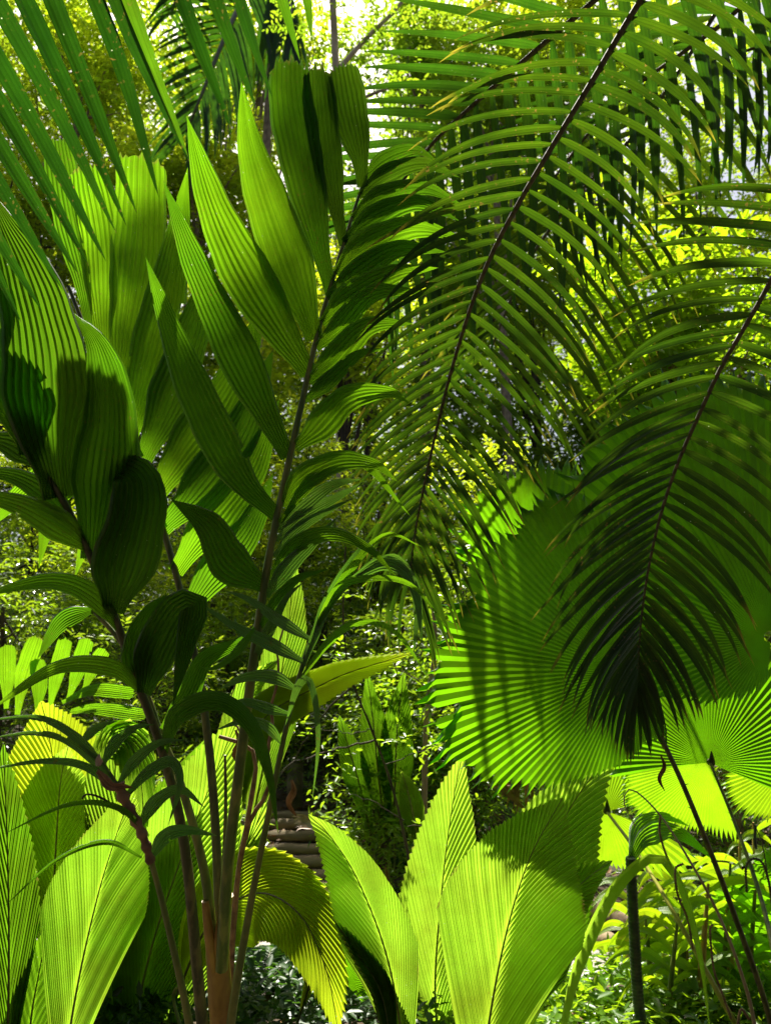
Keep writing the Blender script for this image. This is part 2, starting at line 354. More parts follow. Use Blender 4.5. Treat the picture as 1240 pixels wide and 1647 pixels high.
def diamond(parent, pts, wpx, m='joey', nr=24, roll=0, fold=14, teeth=.013, curl=-.15, tip=True, n=30, name='leaf', sh=.5, arch=0.0):
    """pleated diamond leaf: ribs leave the midrib and run out to the toothed upper margin"""
    C = curve(PP(pts), 60); d = np.mean([p[2] for p in pts]); S, Nn = frame(C, roll)
    L = np.sum(np.linalg.norm(np.diff(C, axis=0), axis=1)); W = wpx * d / F / 2
    pitch = 2 * L / nr * .35
    mb = MB(); f = math.radians(fold)
    for side in (-1, 1):
        ncol = 2 * nr + 1; rows = n
        A = np.zeros((rows, ncol)); B = np.zeros((rows, ncol)); H = np.zeros((rows, ncol))
        sv = np.linspace(0, 1, rows)
        for k in range(ncol):
            q = k / (ncol - 1)
            a0 = L * .93 * q ** 1.15
            ea = L * (sh + (1 - sh) * q); eb = W * (1 - q ** 1.75)
            tk = teeth * L * (1 if k % 2 else -.1) * (.4 + .6 * min(1, q * 6)) * random.uniform(.6, 1.2) * min(1, (1 - q) * 8 + .2)
            dl = math.hypot(ea - a0, eb) + 1e-6
            ea += tk * (ea - a0) / dl; eb += tk * eb / dl
            ca = a0 + .5 * (ea - a0) - .02 * L; cb = eb * .34 if q > .02 else eb * .42
            A[:, k] = (1 - sv) ** 2 * a0 + 2 * sv * (1 - sv) * ca + sv ** 2 * ea
            B[:, k] = 2 * sv * (1 - sv) * cb + sv ** 2 * eb
            H[:, k] = (1 if k % 2 else -1) * pitch * .26 * np.clip(sv * 4, 0, 1) * min(1, (1 - q) * 5 + .1)
        ix = np.clip(A / L, 0, 1.0) * 59; i0 = np.clip(ix.astype(int), 0, 58); fr = (ix - i0)[..., None]
        Cc = C[i0] * (1 - fr) + C[i0 + 1] * fr; Sc = S[i0] * (1 - fr) + S[i0 + 1] * fr; Nc = Nn[i0] * (1 - fr) + Nn[i0 + 1] * fr
        over = np.clip(A - L, 0, None)[..., None] * nrm(C[-1] - C[-3])
        V = Cc + over + Sc * (side * B * math.cos(f))[..., None] + Nc * (B * math.sin(f) + H + curl * B ** 2 / max(W, .01))[..., None]
        mb.facets(V)
    lf = mb.build(name, m, parent)
    mr = MB(); mr.tube(C + Nn * .003, np.linspace(.006, .0012, 60) * (d / 2.8), 6); mr.build('midrib', 'rachis_green' if m != 'joey' else 'petiole_light', lf)
    return lf

def fan(parent, hub, outline, a0, a1, nseg, slope=(0, 0), m='fan', split=.82, cup=.0, droop=0.0, amp=.33, name='blade', jit=.035):
    """fan leaf: folded segments round a hub; outline = [(image angle, radius px)] """
    hx, hy, hd = hub; H0 = P(hx, hy, hd); tab = np.array(outline, float)
    mb = MB(); rows = 16
    e = np.radians(np.linspace(a0, a1, nseg + 1)); nv = nrm(-FW + 0 * RT)
    rs_prev = None
    sag = np.cumsum(RNG.normal(0, .012, nseg)); sag -= sag.mean(); brk = RNG.random(nseg) < .04
    for i in range(nseg):
        mid = (e[i] + e[i + 1]) / 2; half = (e[i + 1] - e[i]) / 2
        Rm = np.interp(math.degrees(mid), tab[:, 0], tab[:, 1]) * hd / F * random.uniform(1 - jit, 1 + jit)
        Rl = np.interp(math.degrees(e[i]), tab[:, 0], tab[:, 1]) * hd / F; Rr = np.interp(math.degrees(e[i + 1]), tab[:, 0], tab[:, 1]) * hd / F
        r = np.concatenate([np.linspace(.03, split, rows - 5), np.linspace(split, 1, 6)[1:]])
        tp = np.clip((r - split) / (1 - split), 0, 1) ** 1.2
        V = np.zeros((rows, 5, 3))
        sl, sr = (sag[max(i - 1, 0)] + sag[i]) / 2, (sag[min(i + 1, nseg - 1)] + sag[i]) / 2
        sg_ = (RNG.uniform(-.03, .05) * Rm if not brk[i] else RNG.uniform(.06, .14) * Rm) * tp
        if brk[i]: r = r * RNG.uniform(.86, .96)
        for c, x in enumerate((-1, -.5, 0, .5, 1)):
            ang = mid + half * x * (1 - tp * .94); rad = r * (Rm if abs(x) < .4 else (Rm * .55 + .45 * (Rl if x < 0 else Rr)))
            if abs(x) > .4: rad = rad * (1 - tp * .05)
            lift = (1 - abs(x)) * 2 * amp * half * rad - amp * half * rad
            D = np.cos(ang)[:, None] * RT + np.sin(ang)[:, None] * UP + (slope[0] * np.cos(ang) + slope[1] * np.sin(ang))[:, None] * FW
            V[:, c] = H0 + D * rad[:, None] - np.array([.3, -.3, 1.0]) * (sg_ + (sl + (sr - sl) * (x + 1) / 2) * r ** 2 * Rm)[:, None] + nv * (lift + cup * rad ** 2)[:, None] - np.array([0, 0, 1.0]) * (droop * rad ** 3)[:, None]
        U = np.stack(np.meshgrid(np.linspace(0, 1, 5), r), -1); mb.grid(V[:, :3], U[:, :3]); mb.grid(V[:, 2:], U[:, 2:])
    b = mb.build(name, m, parent)
    hm = MB(); th = hd / F * 9
    hm.tube(np.array([H0 - FW * .01, H0 - FW * .02 + UP * th * .6, H0 - FW * .015 + UP * th * 2.2]), [th * .75, th * .55, th * .1], 7); hm.build('hastula', 'rachis_green', b)
    return b

# ------------------------------------------------------------ foliage clouds
LT = np.array([[0, 0], [.28, -.5], [.68, -.4], [1, 0], [.68, .4], [.28, .5]])
def leaves(mb, p, d, nv, L, asp=.38, fold=.12, droop=.12, tint=None):
    k = len(p); nv = nrm(nv - d * np.sum(nv * d, 1, keepdims=True)); b = np.cross(d, nv)
    V = p[:, None] + d[:, None] * (LT[:, 0] * L[:, None])[..., None] + b[:, None] * (LT[:, 1] * L[:, None] * asp)[..., None]
    V = V + nv[:, None] * ((np.abs(LT[:, 1]) * fold * 1.0 - LT[:, 0] ** 2 * droop) * L[:, None])[..., None]
    base = (np.arange(k) * 6)[:, None]
    Q = np.concatenate([base + [0, 1, 2, 3], base + [0, 3, 4, 5]])
    if tint is None: tint = RNG.random(k)
    mb.quads(V.reshape(-1, 3), Q, np.repeat(tint, 6))
def leafcloud(mb, cen, rad, tw, nl, L, squash=.7, asp=.38, up=.25, rng=RNG, spread=.9, tintspread=.35):
    cen = np.repeat(cen, tw, 0); rad = np.repeat(rad, tw); k = len(cen)
    u = nrm(rng.normal(size=(k, 3))); rr = rng.random(k) ** .45
    o = cen + u * (rr * rad)[:, None] * [1, 1, squash]
    td = nrm(u * .8 + rng.normal(size=(k, 3)) * .5 + [0, 0, up])
    sd_ = nrm(np.cross(td, [0, 0, 1.0])); tt = rng.random(k)
    ps, ds, ns, ls, ti = [], [], [], [], []
    for j in range(nl):
        s = j / max(1, nl - 1)
        p = o + td * (j * L * .36) - np.array([0, 0, 1.0]) * (s * s * L * .6)
        sg = 1 if j % 2 else -1
        d = nrm(td * (.35 + .6 * (j == nl - 1)) + sd_ * sg * spread * (0 if j == nl - 1 else 1) + rng.normal(size=(k, 3)) * .25 - np.array([0, 0, .2]))
        ps.append(p); ds.append(d); ns.append(np.array([0, 0, 1.0]) + rng.normal(size=(k, 3)) * .35)
        ls.append(L * rng.uniform(.6, 1.15, k) * (1 - .25 * abs(s - .5))); ti.append(np.clip(tt * (1 - tintspread) + rng.random(k) * tintspread, 0, 1))
    leaves(mb, np.concatenate(ps), np.concatenate(ds), np.concatenate(ns), np.concatenate(ls), asp=asp, tint=np.concatenate(ti))

def tree(name, x, y, lean, th, cr, ncl, clr, tw, nl, L, m, label, cat='tree', group=None, tr=.12, bark='bark_dark', asp=.38, z0=None, low=.0, seed=0, part='crown'):
    """trunk from the ground to th metres, crown clumps in an ellipsoid cr=(rx, ry, rz)"""
    rng = np.random.default_rng(seed + int(x * 10 + y * 100) % 9973)
    g = hz(x, y) if z0 is None else z0
    root = thing(name, (x, y, g), label, cat, group)
    top = np.array([x + lean[0], y + lean[1], g + th])
    tc = curve([np.array([x, y, g - .2]), np.array([x + lean[0] * .3 + rng.normal(0, .06), y + lean[1] * .4, g + th * .5]), top], 22)
    mb = MB(); mb.tube(tc, tr * (1 - .55 * np.linspace(0, 1, 22)) * (1 + .25 * np.exp(-np.linspace(0, 12, 22))), 10)
    cc = top + np.array([0, 0, cr[2] * low])
    u = nrm(rng.normal(size=(ncl, 3))); cen = cc + u * (rng.random(ncl) ** .5)[:, None] * np.array(cr)
    for k in range(min(ncl, 14)):
        st = tc[int(rng.integers(11, 21))]; e = cen[k]; md = (st + e) / 2 + rng.normal(size=3) * .12 * np.linalg.norm(e - st) * .5
        mb.tube(curve([st, md, e], 9), np.linspace(tr * .34, tr * .05, 9), 5)
    mb.build('trunk', bark, root)
    q = MB(); leafcloud(q, cen, clr * rng.uniform(.6, 1.25, ncl), tw, nl, L, rng=rng, asp=asp)
    q.build(part, m, root)
    return root

# ============================================================ SETTING
def ground():
    xs = np.concatenate([np.linspace(-120, -14, 14), np.linspace(-12, 12, 97), np.linspace(14, 120, 14)])
    ys = np.concatenate([np.linspace(-40, 0, 9), np.linspace(.5, 26, 103), np.linspace(30, 160, 14)])
    X, Y = np.meshgrid(xs, ys); Z = height(X, Y)
    mb = MB(); mb.grid(np.stack([X, Y, Z], -1)); tag(mb.build('ground', 'soil'), 'dark forest soil of the garden slope', kind='structure')
    # gravel path sheet
    s = np.linspace(0, 1, 60); cx = -3.2 + 8.0 * s; cy = 5.35 + .12 * np.sin(s * 5) + .35 * s
    w = .52 + .1 * np.sin(s * 9)
    rows = []
    for k in np.linspace(-1, 1, 12):
        yy = cy + k * w; rows.append(np.stack([cx, yy, height(cx, yy) + .012 - .006 * abs(k)], -1))
    mb = MB(); mb.grid(np.array(rows)); tag(mb.build('gravel_path', 'gravel'), 'pale gravel path crossing the garden floor', kind='structure')
    mb = MB(); k = 3000; t = RNG.random(k)
    px = -3.2 + 8.0 * t; py = 5.35 + .12 * np.sin(t * 5) + .35 * t + RNG.uniform(-.5, .5, k); c = np.stack([px, py, height(px, py) + .012], -1); sz = RNG.uniform(.006, .018, k)
    oc = np.array([[1, 0, 0], [0, 1, 0], [-1, 0, 0], [0, -1, 0], [0, 0, .8]]); V = c[:, None] + oc[None] * sz[:, None, None]
    b = (np.arange(k) * 5)[:, None]; Q = np.concatenate([b + [0, 1, 4, 4], b + [1, 2, 4, 4], b + [2, 3, 4, 4], b + [3, 0, 4, 4]])
    mb = MB(); mb.quads(V.reshape(-1, 3), Q); tag(mb.build('gravel', 'gravel', smooth=False), 'loose grey gravel on the path', kind='stuff')
ground()

def log(name, a, b, r, m, label, cat='log', group=None, parent=None):
    C = curve([a, (np.array(a) + b) / 2 + [0, 0, .01], b], 16); mb = MB()
    mb.tube(C, r * (1 + .06 * np.sin(np.arange(16) * 1.3)), 12); mb.v = [v + RNG.normal(0, r * .07, v.shape) for v in mb.v]
    o = mb.build(name, m, parent, origin=np.array(a) if parent is None else None)
    if parent is None: tag(o, label, cat, group)
    return o
# log steps going up between the plants
NUMS = ['lowest', 'second lowest', 'third lowest', 'fourth lowest', 'middle', 'fourth highest', 'third highest', 'second highest', 'highest']
for i in range(9):
    y_ = 6.55 + i * .35; cx = -.66 - i * .045; z_ = hz(cx, y_) + .03
    bx = thing('garden_step', (cx, y_, z_), f'{NUMS[i]} weathered timber step of the shaded stair behind the palm stems', 'step', 'timber steps climbing the slope')
    log('log_edge', (cx - .6 + random.uniform(-.06, .06), y_ + random.uniform(-.03, .03), z_ + random.uniform(-.012, .012)), (cx + .6, y_ + random.uniform(-.05, .05), z_ + .01), .055, 'step_log', None, parent=bx)
    mb = MB(); mb.box((cx, y_ + .18, z_ - .03), 1.15, .30, .11, jit=.008); mb.build('tread', 'tread', bx, smooth=False)
def GP(px, py): return P(px, py, 1.6 / ((py - 823.5) / F * math.cos(PITCH) - math.sin(PITCH)))
# log edging by the path
for a, b, r, lab in (((895, 1462), (1030, 1512), .075, 'weathered log edging the gravel path behind the ringed stem'),
                     ((890, 1508), (1015, 1538), .06, 'lower mossy log lying along the gravel beside the flowering ground cover'),
                     ((525, 1470), (620, 1480), .06, 'short log at the foot of the shaded steps')):
    A, B = GP(*a), GP(*b); A[2] = hz(A[0], A[1]) + r * .7; B[2] = hz(B[0], B[1]) + r * .7
    log('log', A, B, r, 'log', lab, 'log', 'logs along the path')
def stone(x, y, r, label, group='stones by the path', sq=.7, lift=0.2):
    th = np.linspace(0, np.pi, 9); ph = np.linspace(0, 2 * np.pi, 14, endpoint=False)
    n1 = RNG.uniform(0, 6, 6); rows = []
    for t in th:
        d = np.stack([np.sin(t) * np.cos(ph), np.sin(t) * np.sin(ph), np.full_like(ph, np.cos(t))], -1)
        k = 1 + .14 * np.sin(d[:, 0] * 3 + n1[0]) + .12 * np.sin(d[:, 1] * 4 + n1[1]) + .1 * np.sin(d[:, 2] * 5 + n1[2])
        rows.append(np.clip(d * k[:, None], -.85, .85) * r * [1, .9, sq])
    c = np.array([x, y, hz(x, y) + r * sq * lift]); mb = MB(); mb.grid(np.array(rows) + c, close=True)
    tag(mb.build('stone', 'stone', origin=c), label, 'stone', group)
for k, (px, py, d, r, lab) in enumerate([(895, 1500, 0, .17, 'large mossy stone behind the path, beside the whitish diamond leaf'), (935, 1478, 0, .13, 'rounded brown stone right of the large mossy stone'),
        (978, 1470, 0, .12, 'squat stone behind the upper log edging'), (668, 1490, 0, .10, 'tan stone glimpsed between the two diamond leaf clumps'),
        (690, 1502, 0, .07, 'small orange brown stone at the far path edge'), (650, 1510, 0, .05, 'pebble sized stone beside the sunny gravel gap')]):
    p = GP(px, py); stone(p[0], p[1], r, lab)
pp = P(473, 1318, 9.2); mb = MB(); gz = hz(pp[0], pp[1])
mb.box((pp[0], pp[1], gz + .22), .17, .12, .62, jit=.004); mb.box((pp[0], pp[1], gz + .56), .11, .08, .08)
tag(mb.build('marker_post', 'stone', origin=np.array([pp[0], pp[1], gz]), smooth=False), 'short grey stone marker post at the top of the steps', 'post')

# leaf litter
k = 5200; px = RNG.uniform(-5, 5, k); py = RNG.uniform(3.5, 13, k); off = (np.abs(py - (5.4 + .35 * (px + 3.2) / 8)) > .55) | (RNG.random(k) < .04)
px, py = px[off], py[off]; k = len(px)
mb = MB(); d = nrm(np.stack([RNG.normal(size=k), RNG.normal(size=k), RNG.uniform(-.1, .3, k)], -1))
leaves(mb, np.stack([px, py, height(px, py) + .02], -1), d, np.array([0, 0, 1.0]) + RNG.normal(size=(k, 3)) * .3, RNG.uniform(.05, .13, k))
tag(mb.build('leaf_litter', 'litter'), 'brown fallen leaves lying on the soil', kind='stuff')

# ============================================================ FOREST BEHIND
def at(px, d):   # ground x for a photo column at depth d (metres ahead)
    return (px - 620) / F * d * 1.03
def tree_px(px, py, y, rpx, ncl, m, lab, bk='bark_dark', tw=22, seed=0, squash=.85, lpx=16):
    R_ = rpx * y / F; c = CAM + (P(px, py, 1) - CAM) * (y / (P(px, py, 1) - CAM)[1])
    x0 = c[0] + random.uniform(-.4, .4); th = c[2] - R_ * .35 - hz(x0, y)
    return tree('forest_tree', x0, y, (c[0] - x0, 0), th, (R_, R_ * .7, R_ * squash), ncl, R_ * .27, tw, 7, lpx * y / F, m, lab, 'tree', 'trees of the forest behind the palms', .05 + .007 * y, bk, low=.3, seed=seed)
FT = [
 (545, 520, 5, 190, 46, 'crown_a', 'bright tree hiding the lower trunk of the pale tree', 'bark_dark'),
 (40, 330, 11, 190, 50, 'crown_a', 'yellow green leafy tree behind the hanging strap leaves at far left', 'bark_dark'),
 (330, 290, 12.5, 180, 52, 'crown_a', 'sunlit tree filling the gap between strap leaves and the erect palm leaf', 'bark'),
 (140, 60, 15, 240, 58, 'crown_a', 'tall bright tree high behind the hanging strap leaflets', 'bark'),
 (420, 80, 18, 150, 34, 'crown_a', 'bright tree top left of the pale trunk at top middle', 'bark'),
 (680, 70, 18, 160, 34, 'crown_b', 'tree top with white sky gaps right of the pale trunk', 'bark'),
 (790, 150, 15.5, 190, 44, 'crown_b', 'green tree behind the brown rachis of the rear feather frond', 'bark'),
 (930, 40, 17, 190, 40, 'crown_a', 'high green tree behind the top of the central frond', 'bark'),
 (600, 400, 18.5, 230, 56, 'crown_b', 'dim green tree behind the middle of the drooping feather frond', 'bark_dark'),
 (850, 430, 19, 220, 52, 'crown_a', 'yellow green tree seen between the two drooping feather fronds', 'bark_dark'),
 (1010, 610, 17, 150, 40, 'crown_b', 'green tree low behind the right feather frond', 'bark_dark'),
 (430, 560, 20, 250, 56, 'crown_b', 'shaded tree showing beside the erect palm midrib', 'bark_dark'),
 (-60, 620, 14, 210, 46, 'crown_b', 'green tree at the far left edge behind the dark pleated leaves', 'bark_dark'),
 (190, 580, 19, 250, 56, 'crown_a', 'green tree behind the fanned bright palm leaflets', 'bark_dark'),
 (660, 720, 20, 230, 52, 'crown_c', 'dark tree low behind the frond tips', 'bark_dark'),
 (360, 800, 16, 220, 52, 'crown_b', 'low tree behind the lower ends of the broad leaflets', 'bark_dark'),
 (80, 830, 15, 200, 50, 'crown_c', 'dark leafy tree low at the left edge', 'bark_dark'),
 (1240, 500, 20, 230, 40, 'crown_a', 'hazy bright tree at far right behind the big leafed one', 'bark'),
 (1130, 330, 21, 150, 22, 'crown_a', 'airy tree with blue sky gaps under the top right fronds', 'bark'),
 (900, 720, 18, 200, 46, 'crown_b', 'green tree behind the folded fan tip', 'bark_dark'),
]
for i, (px, py, y, rp, ncl, m, lab, bk) in enumerate(FT): tree_px(px, py, 12 + y * 1.3, rp, ncl, m, lab, bk, seed=i)
# big leafed sunlit tree on the right
tree('broadleaf_tree', at(1130, 8.5), 8.5, (-.1, .2), 5.9, (1.55, 1.0, 1.7), 64, .40, 13, 7, .17, 'near_tree', 'sunlit tree with large yellow green leaves beyond the right feather frond', 'tree', None, .09, 'bark_orange', asp=.44, seed=50)
# far wall of forest read as one mass
mb = MB(); k = 1500
th = RNG.uniform(-.8, .8, k); rr = RNG.uniform(42, 54, k); hh = RNG.random(k) ** 1.2 * 46
cen = np.stack([np.sin(th) * rr, np.cos(th) * rr, 2.5 + hh], -1); sx = cen[:, 0] / cen[:, 1]
ok = ~((np.abs(sx - (545 - 620) / F) < .06) & (cen[:, 2] > 28)) & ~((sx > .3) & (sx < .75) & (cen[:, 2] > 22) & (RNG.random(k) < .45))
leafcloud(mb, cen[ok], RNG.uniform(1.9, 3.6, ok.sum()), 22, 7, .5, asp=.45)
tag(mb.build('forest', 'crown_b'), 'far wall of forest foliage', kind='stuff')
# unseen foliage ring added behind and above the viewpoint to hold back sky light
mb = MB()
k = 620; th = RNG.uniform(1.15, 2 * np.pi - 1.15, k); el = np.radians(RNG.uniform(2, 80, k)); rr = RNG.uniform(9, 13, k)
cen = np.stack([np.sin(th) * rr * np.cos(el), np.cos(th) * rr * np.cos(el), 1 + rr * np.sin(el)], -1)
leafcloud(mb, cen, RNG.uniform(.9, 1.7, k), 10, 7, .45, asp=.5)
tag(mb.build('forest', 'sky_block_dark'), 'unseen ring of dark foliage added behind the viewpoint to block sky light', kind='stuff')
# unseen tree added overhead, clumps set along sun rays to shade fans and palm
def sunward(px, py, d, t): return P(px, py, d) + SUNV * t
hs = [(1190, 900, 3.6, .55), (1240, 760, 3.5, .45), (1250, 1020, 3.5, .5), (1130, 960, 2.9, .26), (1180, 1030, 3.4, .45), (1040, 1050, 2.55, .26), (1085, 870, 2.5, .18), 
      (405, 600, 2.2, .15), (345, 750, 2.15, .15), (405, 690, 2.2, .12), (350, 870, 2.15, .12), (560, 230, 2.38, .12), (200, 860, 1.85, .12), (310, 1050, 1.9, .12),
      ]
cc = np.array([sunward(a, b, c, 14.5 + (i % 4) * .5) for i, (a, b, c, r) in enumerate(hs)]); cr_ = np.array([h[3] for h in hs])
vx = cc - CAM; py_ = 823.5 - F * (vx @ UP) / (vx @ FW)
print('canopy py', np.round(py_).astype(int).tolist())
hx, hy = 7.6, 9.5; ht = thing('added_shade_tree', (hx, hy, hz(hx, hy)), 'unseen tree added beyond the top right edge to shade the fans and palm', 'tree')
top = np.array([2.6, 10.6, 14.2]); tc = curve([np.array([hx, hy, hz(hx, hy) - .2]), np.array([hx + .2, hy, 6.5]), np.array([7.0, 10, 12.5]), np.array([4.8, 10.4, 14.3]), top + [0, 0, .6]], 40)
q = MB(); q.tube(tc, np.linspace(.2, .1, len(tc)), 10)
for c in cc: q.tube(curve([tc[-2], (tc[-1] + c) / 2 + [0, 0, .5], c], 9), np.linspace(.05, .008, 9), 5)
q.build('trunk', 'bark', ht)
q = MB(); big = cr_ > .15; leafcloud(q, cc[big], cr_[big] * 1.15, 80, 4, .2, asp=.5, squash=.9); leafcloud(q, cc[~big], cr_[~big] * .9, 22, 3, .19, asp=.5, squash=.9); q.build('crown', 'crown_b', ht)

# pale bare climbing trunk with branches at top middle (its own crown is in the forked tree); limbs over the gap
def limb(pts, r0, r1, name, m, label, cat, parent=None):
    C = curve(PP(pts), 26); d0, d1 = pts[0][2], pts[-1][2]; mb = MB(); mb.tube(C, np.linspace(r0 * d0 / F, r1 * d1 / F, 26), 9)
    o = mb.build(name, m, parent, origin=C[0] if parent is None else None)
    if parent is None: tag(o, label, cat)
    return o
gx, gy = at(556, 22), 20.5
pt = thing('pale_tree', (gx, gy, hz(gx, gy)), 'slender pale barked tree rising in front of the sky gap at top middle', 'tree')
b0 = np.array([gx, gy, hz(gx, gy) - .2])
for nm, pts, r0, r1 in (('trunk', [b0, P(548, 600, 23.0), P(545, 250, 23.0), P(538, 60, 23.0), P(530, -90, 23.0)], .17, .10),
                        ('limb', [P(545, 110, 23.0), P(590, 60, 23.0), P(640, 10, 23.2), P(690, -60, 23.4)], .08, .04),
                        ('limb', [P(541, 180, 23.0), P(600, 150, 22.8), P(660, 130, 22.6)], .07, .03)):
    C = curve(pts, 30); mb = MB(); mb.tube(C, np.linspace(r0, r1, 30), 10); mb.build(nm, 'bark_light', pt)
mb = MB(); leafcloud(mb, np.array([P(600, 40, 23.0), P(660, 110, 22.6), P(690, 0, 23.4), P(575, 10, 23.0), P(640, 20, 23.1), P(480, 30, 23.2)]), np.full(6, .8), 22, 7, .2)
mb.build('crown', 'crown_b', pt)

# shrubs of the understorey
def shrub(px, y, h, r, ncl, L, m, label, name='shrub', asp=.36, tw=16, nl=7, clr=.3, seed=0, group='shrubs under the trees'):
    x = at(px, y)
    return tree(name, x, y, (random.uniform(-.1, .1), 0), h, (r, r * .8, h * .62), ncl, clr, tw, nl, L, m, label, 'shrub', group, .022 + .01 * h, 'bark_dark', asp, low=-.35, seed=seed, part='foliage')
SH = [(455, 11.6, 1.3, .8, 22, .10, 'cover', 'small leaved shrub behind the top of the timber steps'),
 (605, 7.9, 1.5, .5, 24, .09, 'cover', 'glossy leaved shrub right of the timber steps'),
 (640, 8.8, 2.3, .8, 28, .11, 'crown_c', 'shrub with shiny hanging leaves left of the big fan leaf'),
 (560, 12.5, 2.6, 1.1, 30, .12, 'cover', 'loose bright shrub above the timber steps'),
 (730, 10.4, 2.4, .9, 28, .12, 'crown_c', 'dark shrub behind the big fan leaf'),
 (380, 11.2, 2.1, 1.0, 30, .11, 'cover', 'sunlit shrub behind the cluster of palm stems'),
 (250, 8.4, 1.9, .9, 28, .10, 'crown_b', 'bright shrub behind the drooping broad leaf ends'),
 (120, 9.6, 2.2, 1.0, 30, .11, 'cover', 'glossy shrub at left above the notched palm'),
 (20, 8.2, 2.3, .9, 26, .10, 'crown_c', 'dark fine leaved shrub at the left edge'),
 (-40, 11.0, 3.0, 1.3, 32, .13, 'crown_b', 'tall shrub at the left edge behind the arching leaf'),
 (300, 14, 3.2, 1.4, 38, .14, 'crown_b', 'tall loose shrub behind the shaded drooping leaflet'),
 (500, 15, 3.2, 1.6, 40, .14, 'crown_c', 'dense dark shrub behind the lower feather frond'),
 (640, 14.5, 3.2, 1.4, 36, .14, 'crown_b', 'green shrub showing through the drooping frond tips'),
 (820, 13.5, 3.2, 1.3, 36, .14, 'crown_c', 'shrub behind the folded fan tip'),
 (980, 10.5, 3.2, 1.2, 34, .13, 'crown_b', 'leafy shrub behind the right feather frond'),
 (1180, 9.5, 2.6, 1.1, 32, .13, 'cover', 'bright shrub behind the round fan leaf'),
 (760, 7.9, 1.0, .6, 20, .09, 'cover', 'low shrub hidden behind the toothed diamond leaves'),
 (1010, 8.2, 1.5, .7, 22, .11, 'cover', 'low bright shrub behind the small fan leaf'),
 (1250, 7.4, 1.5, .8, 24, .12, 'near_tree', 'yellow green shrub at the lower right edge'),
 (610, 6.9, .75, .3, 12, .085, 'cover', 'small glossy seedling shrub beside the foot of the steps'),
 (330, 6.6, .8, .6, 18, .09, 'crown_c', 'dark low shrub behind the left diamond leaves')]
SH += [(350, 12.6, 3.6, 1.3, 34, .13, 'crown_a', 'bright leafy shrub behind the middle of the erect palm midrib'), (480, 13.0, 4.2, 1.5, 38, .14, 'crown_a', 'tall bright shrub just right of the erect palm midrib'), (610, 12.4, 3.6, 1.3, 34, .13, 'crown_a', 'yellow green shrub behind the arching narrow leaflets'), (720, 13.2, 4.2, 1.4, 36, .14, 'crown_a', 'tall bright shrub behind the tip of the central frond'), (60, 12.4, 3.8, 1.5, 36, .14, 'crown_a', 'bright tall shrub behind the far left arching leaves'), (555, 9.6, 1.3, .6, 20, .10, 'crown_c', 'low dark shrub just right of the stone marker post'), (700, 8.6, 1.5, .6, 20, .11, 'crown_c', 'dark shrub between the slim pale trunk and the withered brown leaf'), (530, 11.0, 2.4, .8, 26, .11, 'crown_c', 'shaded shrub behind the hooked tip of the olive stalk'), (180, 10.4, 2.6, .9, 26, .11, 'crown_c', 'dark shrub behind the notched palm')]
for i, (px, y, h, r, ncl, L, m, lab) in enumerate(SH): shrub(px, y, h, r, ncl, L, m, lab, seed=200 + i)

# small twiggy sapling in front of the steps
def sapling(label, trunkpts, limbs, r0, leafspots, m='cover', L=.06, bark='bark_dark', name='sapling'):
    C = curve(trunkpts, 26); root = thing(name, tuple(C[0]), label, 'sapling')
    mb = MB(); mb.tube(C, np.linspace(r0, r0 * .45, 26) * (1 + .08 * np.sin(np.arange(26) * 1.9)), 8)
    for l, ra in limbs:
        c = curve(PP(l), 16); c = c + np.r_[[np.zeros(3)], RNG.normal(0, .006, (15, 3))]; mb.tube(c, np.linspace(ra, ra * .35, 16), 6)
    mb.build('trunk', bark, root)
    if len(leafspots):
        q = MB(); leafcloud(q, PP(leafspots), np.full(len(leafspots), .10), 6, 5, L); q.build('foliage', m, root)
def gnd(px, d, dz=0.0):
    x = (px - 620) / F * d; y = d * math.cos(PITCH) - 0; p = P(px, 1400, d); return np.array([p[0], p[1], hz(p[0], p[1]) + dz])
sapling('thin dark sapling with bare forking twigs in front of the shaded shrubs', [gnd(690, 5.2, -.05), P(640, 1300, 5.1), P(600, 1180, 5.0), P(565, 1090, 4.9), P(552, 1000, 4.9), P(556, 880, 5.0)],
  [([(605, 1190, 5.0), (520, 1210, 4.9), (460, 1235, 4.8), (440, 1260, 4.8)], .008), ([(570, 1100, 4.9), (520, 1150, 4.9), (480, 1210, 4.9), (450, 1250, 4.9)], .007),
   ([(562, 1080, 4.9), (540, 1050, 4.9), (530, 1000, 4.8)], .005), ([(620, 1230, 5.0), (700, 1200, 5.1), (740, 1190, 5.2)], .004), ([(600, 1175, 5.0), (560, 1180, 5.0), (500, 1170, 5.0)], .004),
   ([(650, 1320, 5.1), (600, 1290, 5.0), (540, 1270, 5.0)], .004), ([(655, 1330, 5.1), (700, 1330, 5.1), (735, 1350, 5.0)], .003)], .011,
  [(540, 1045, 4.85), (575, 1065, 4.9), (640, 1190, 5), (700, 1205, 5.1), (520, 1270, 5), (700, 1330, 5.1), (480, 1180, 4.9), (560, 960, 4.95), (540, 1220, 4.95)])
sapling('slim pale trunk standing just left of the toothed diamond leaves', [gnd(676, 6.2, -.05), P(682, 1340, 6.2), P(684, 1200, 6.2), P(688, 1130, 6.25), P(700, 1030, 6.3), P(690, 930, 6.3)],
  [([(686, 1160, 6.2), (720, 1120, 6.2), (760, 1100, 6.2)], .008), ([(690, 1110, 6.3), (650, 1080, 6.3), (610, 1060, 6.3)], .007)], .030,
  [(700, 1110, 6.2), (660, 1080, 6.3), (640, 1110, 6.3), (690, 1050, 6.3), (725, 1150, 6.2), (740, 1190, 6.2), (620, 1120, 6.3), (670, 1150, 6.3), (710, 1180, 6.2)], L=.09, bark='bark', m='cover')
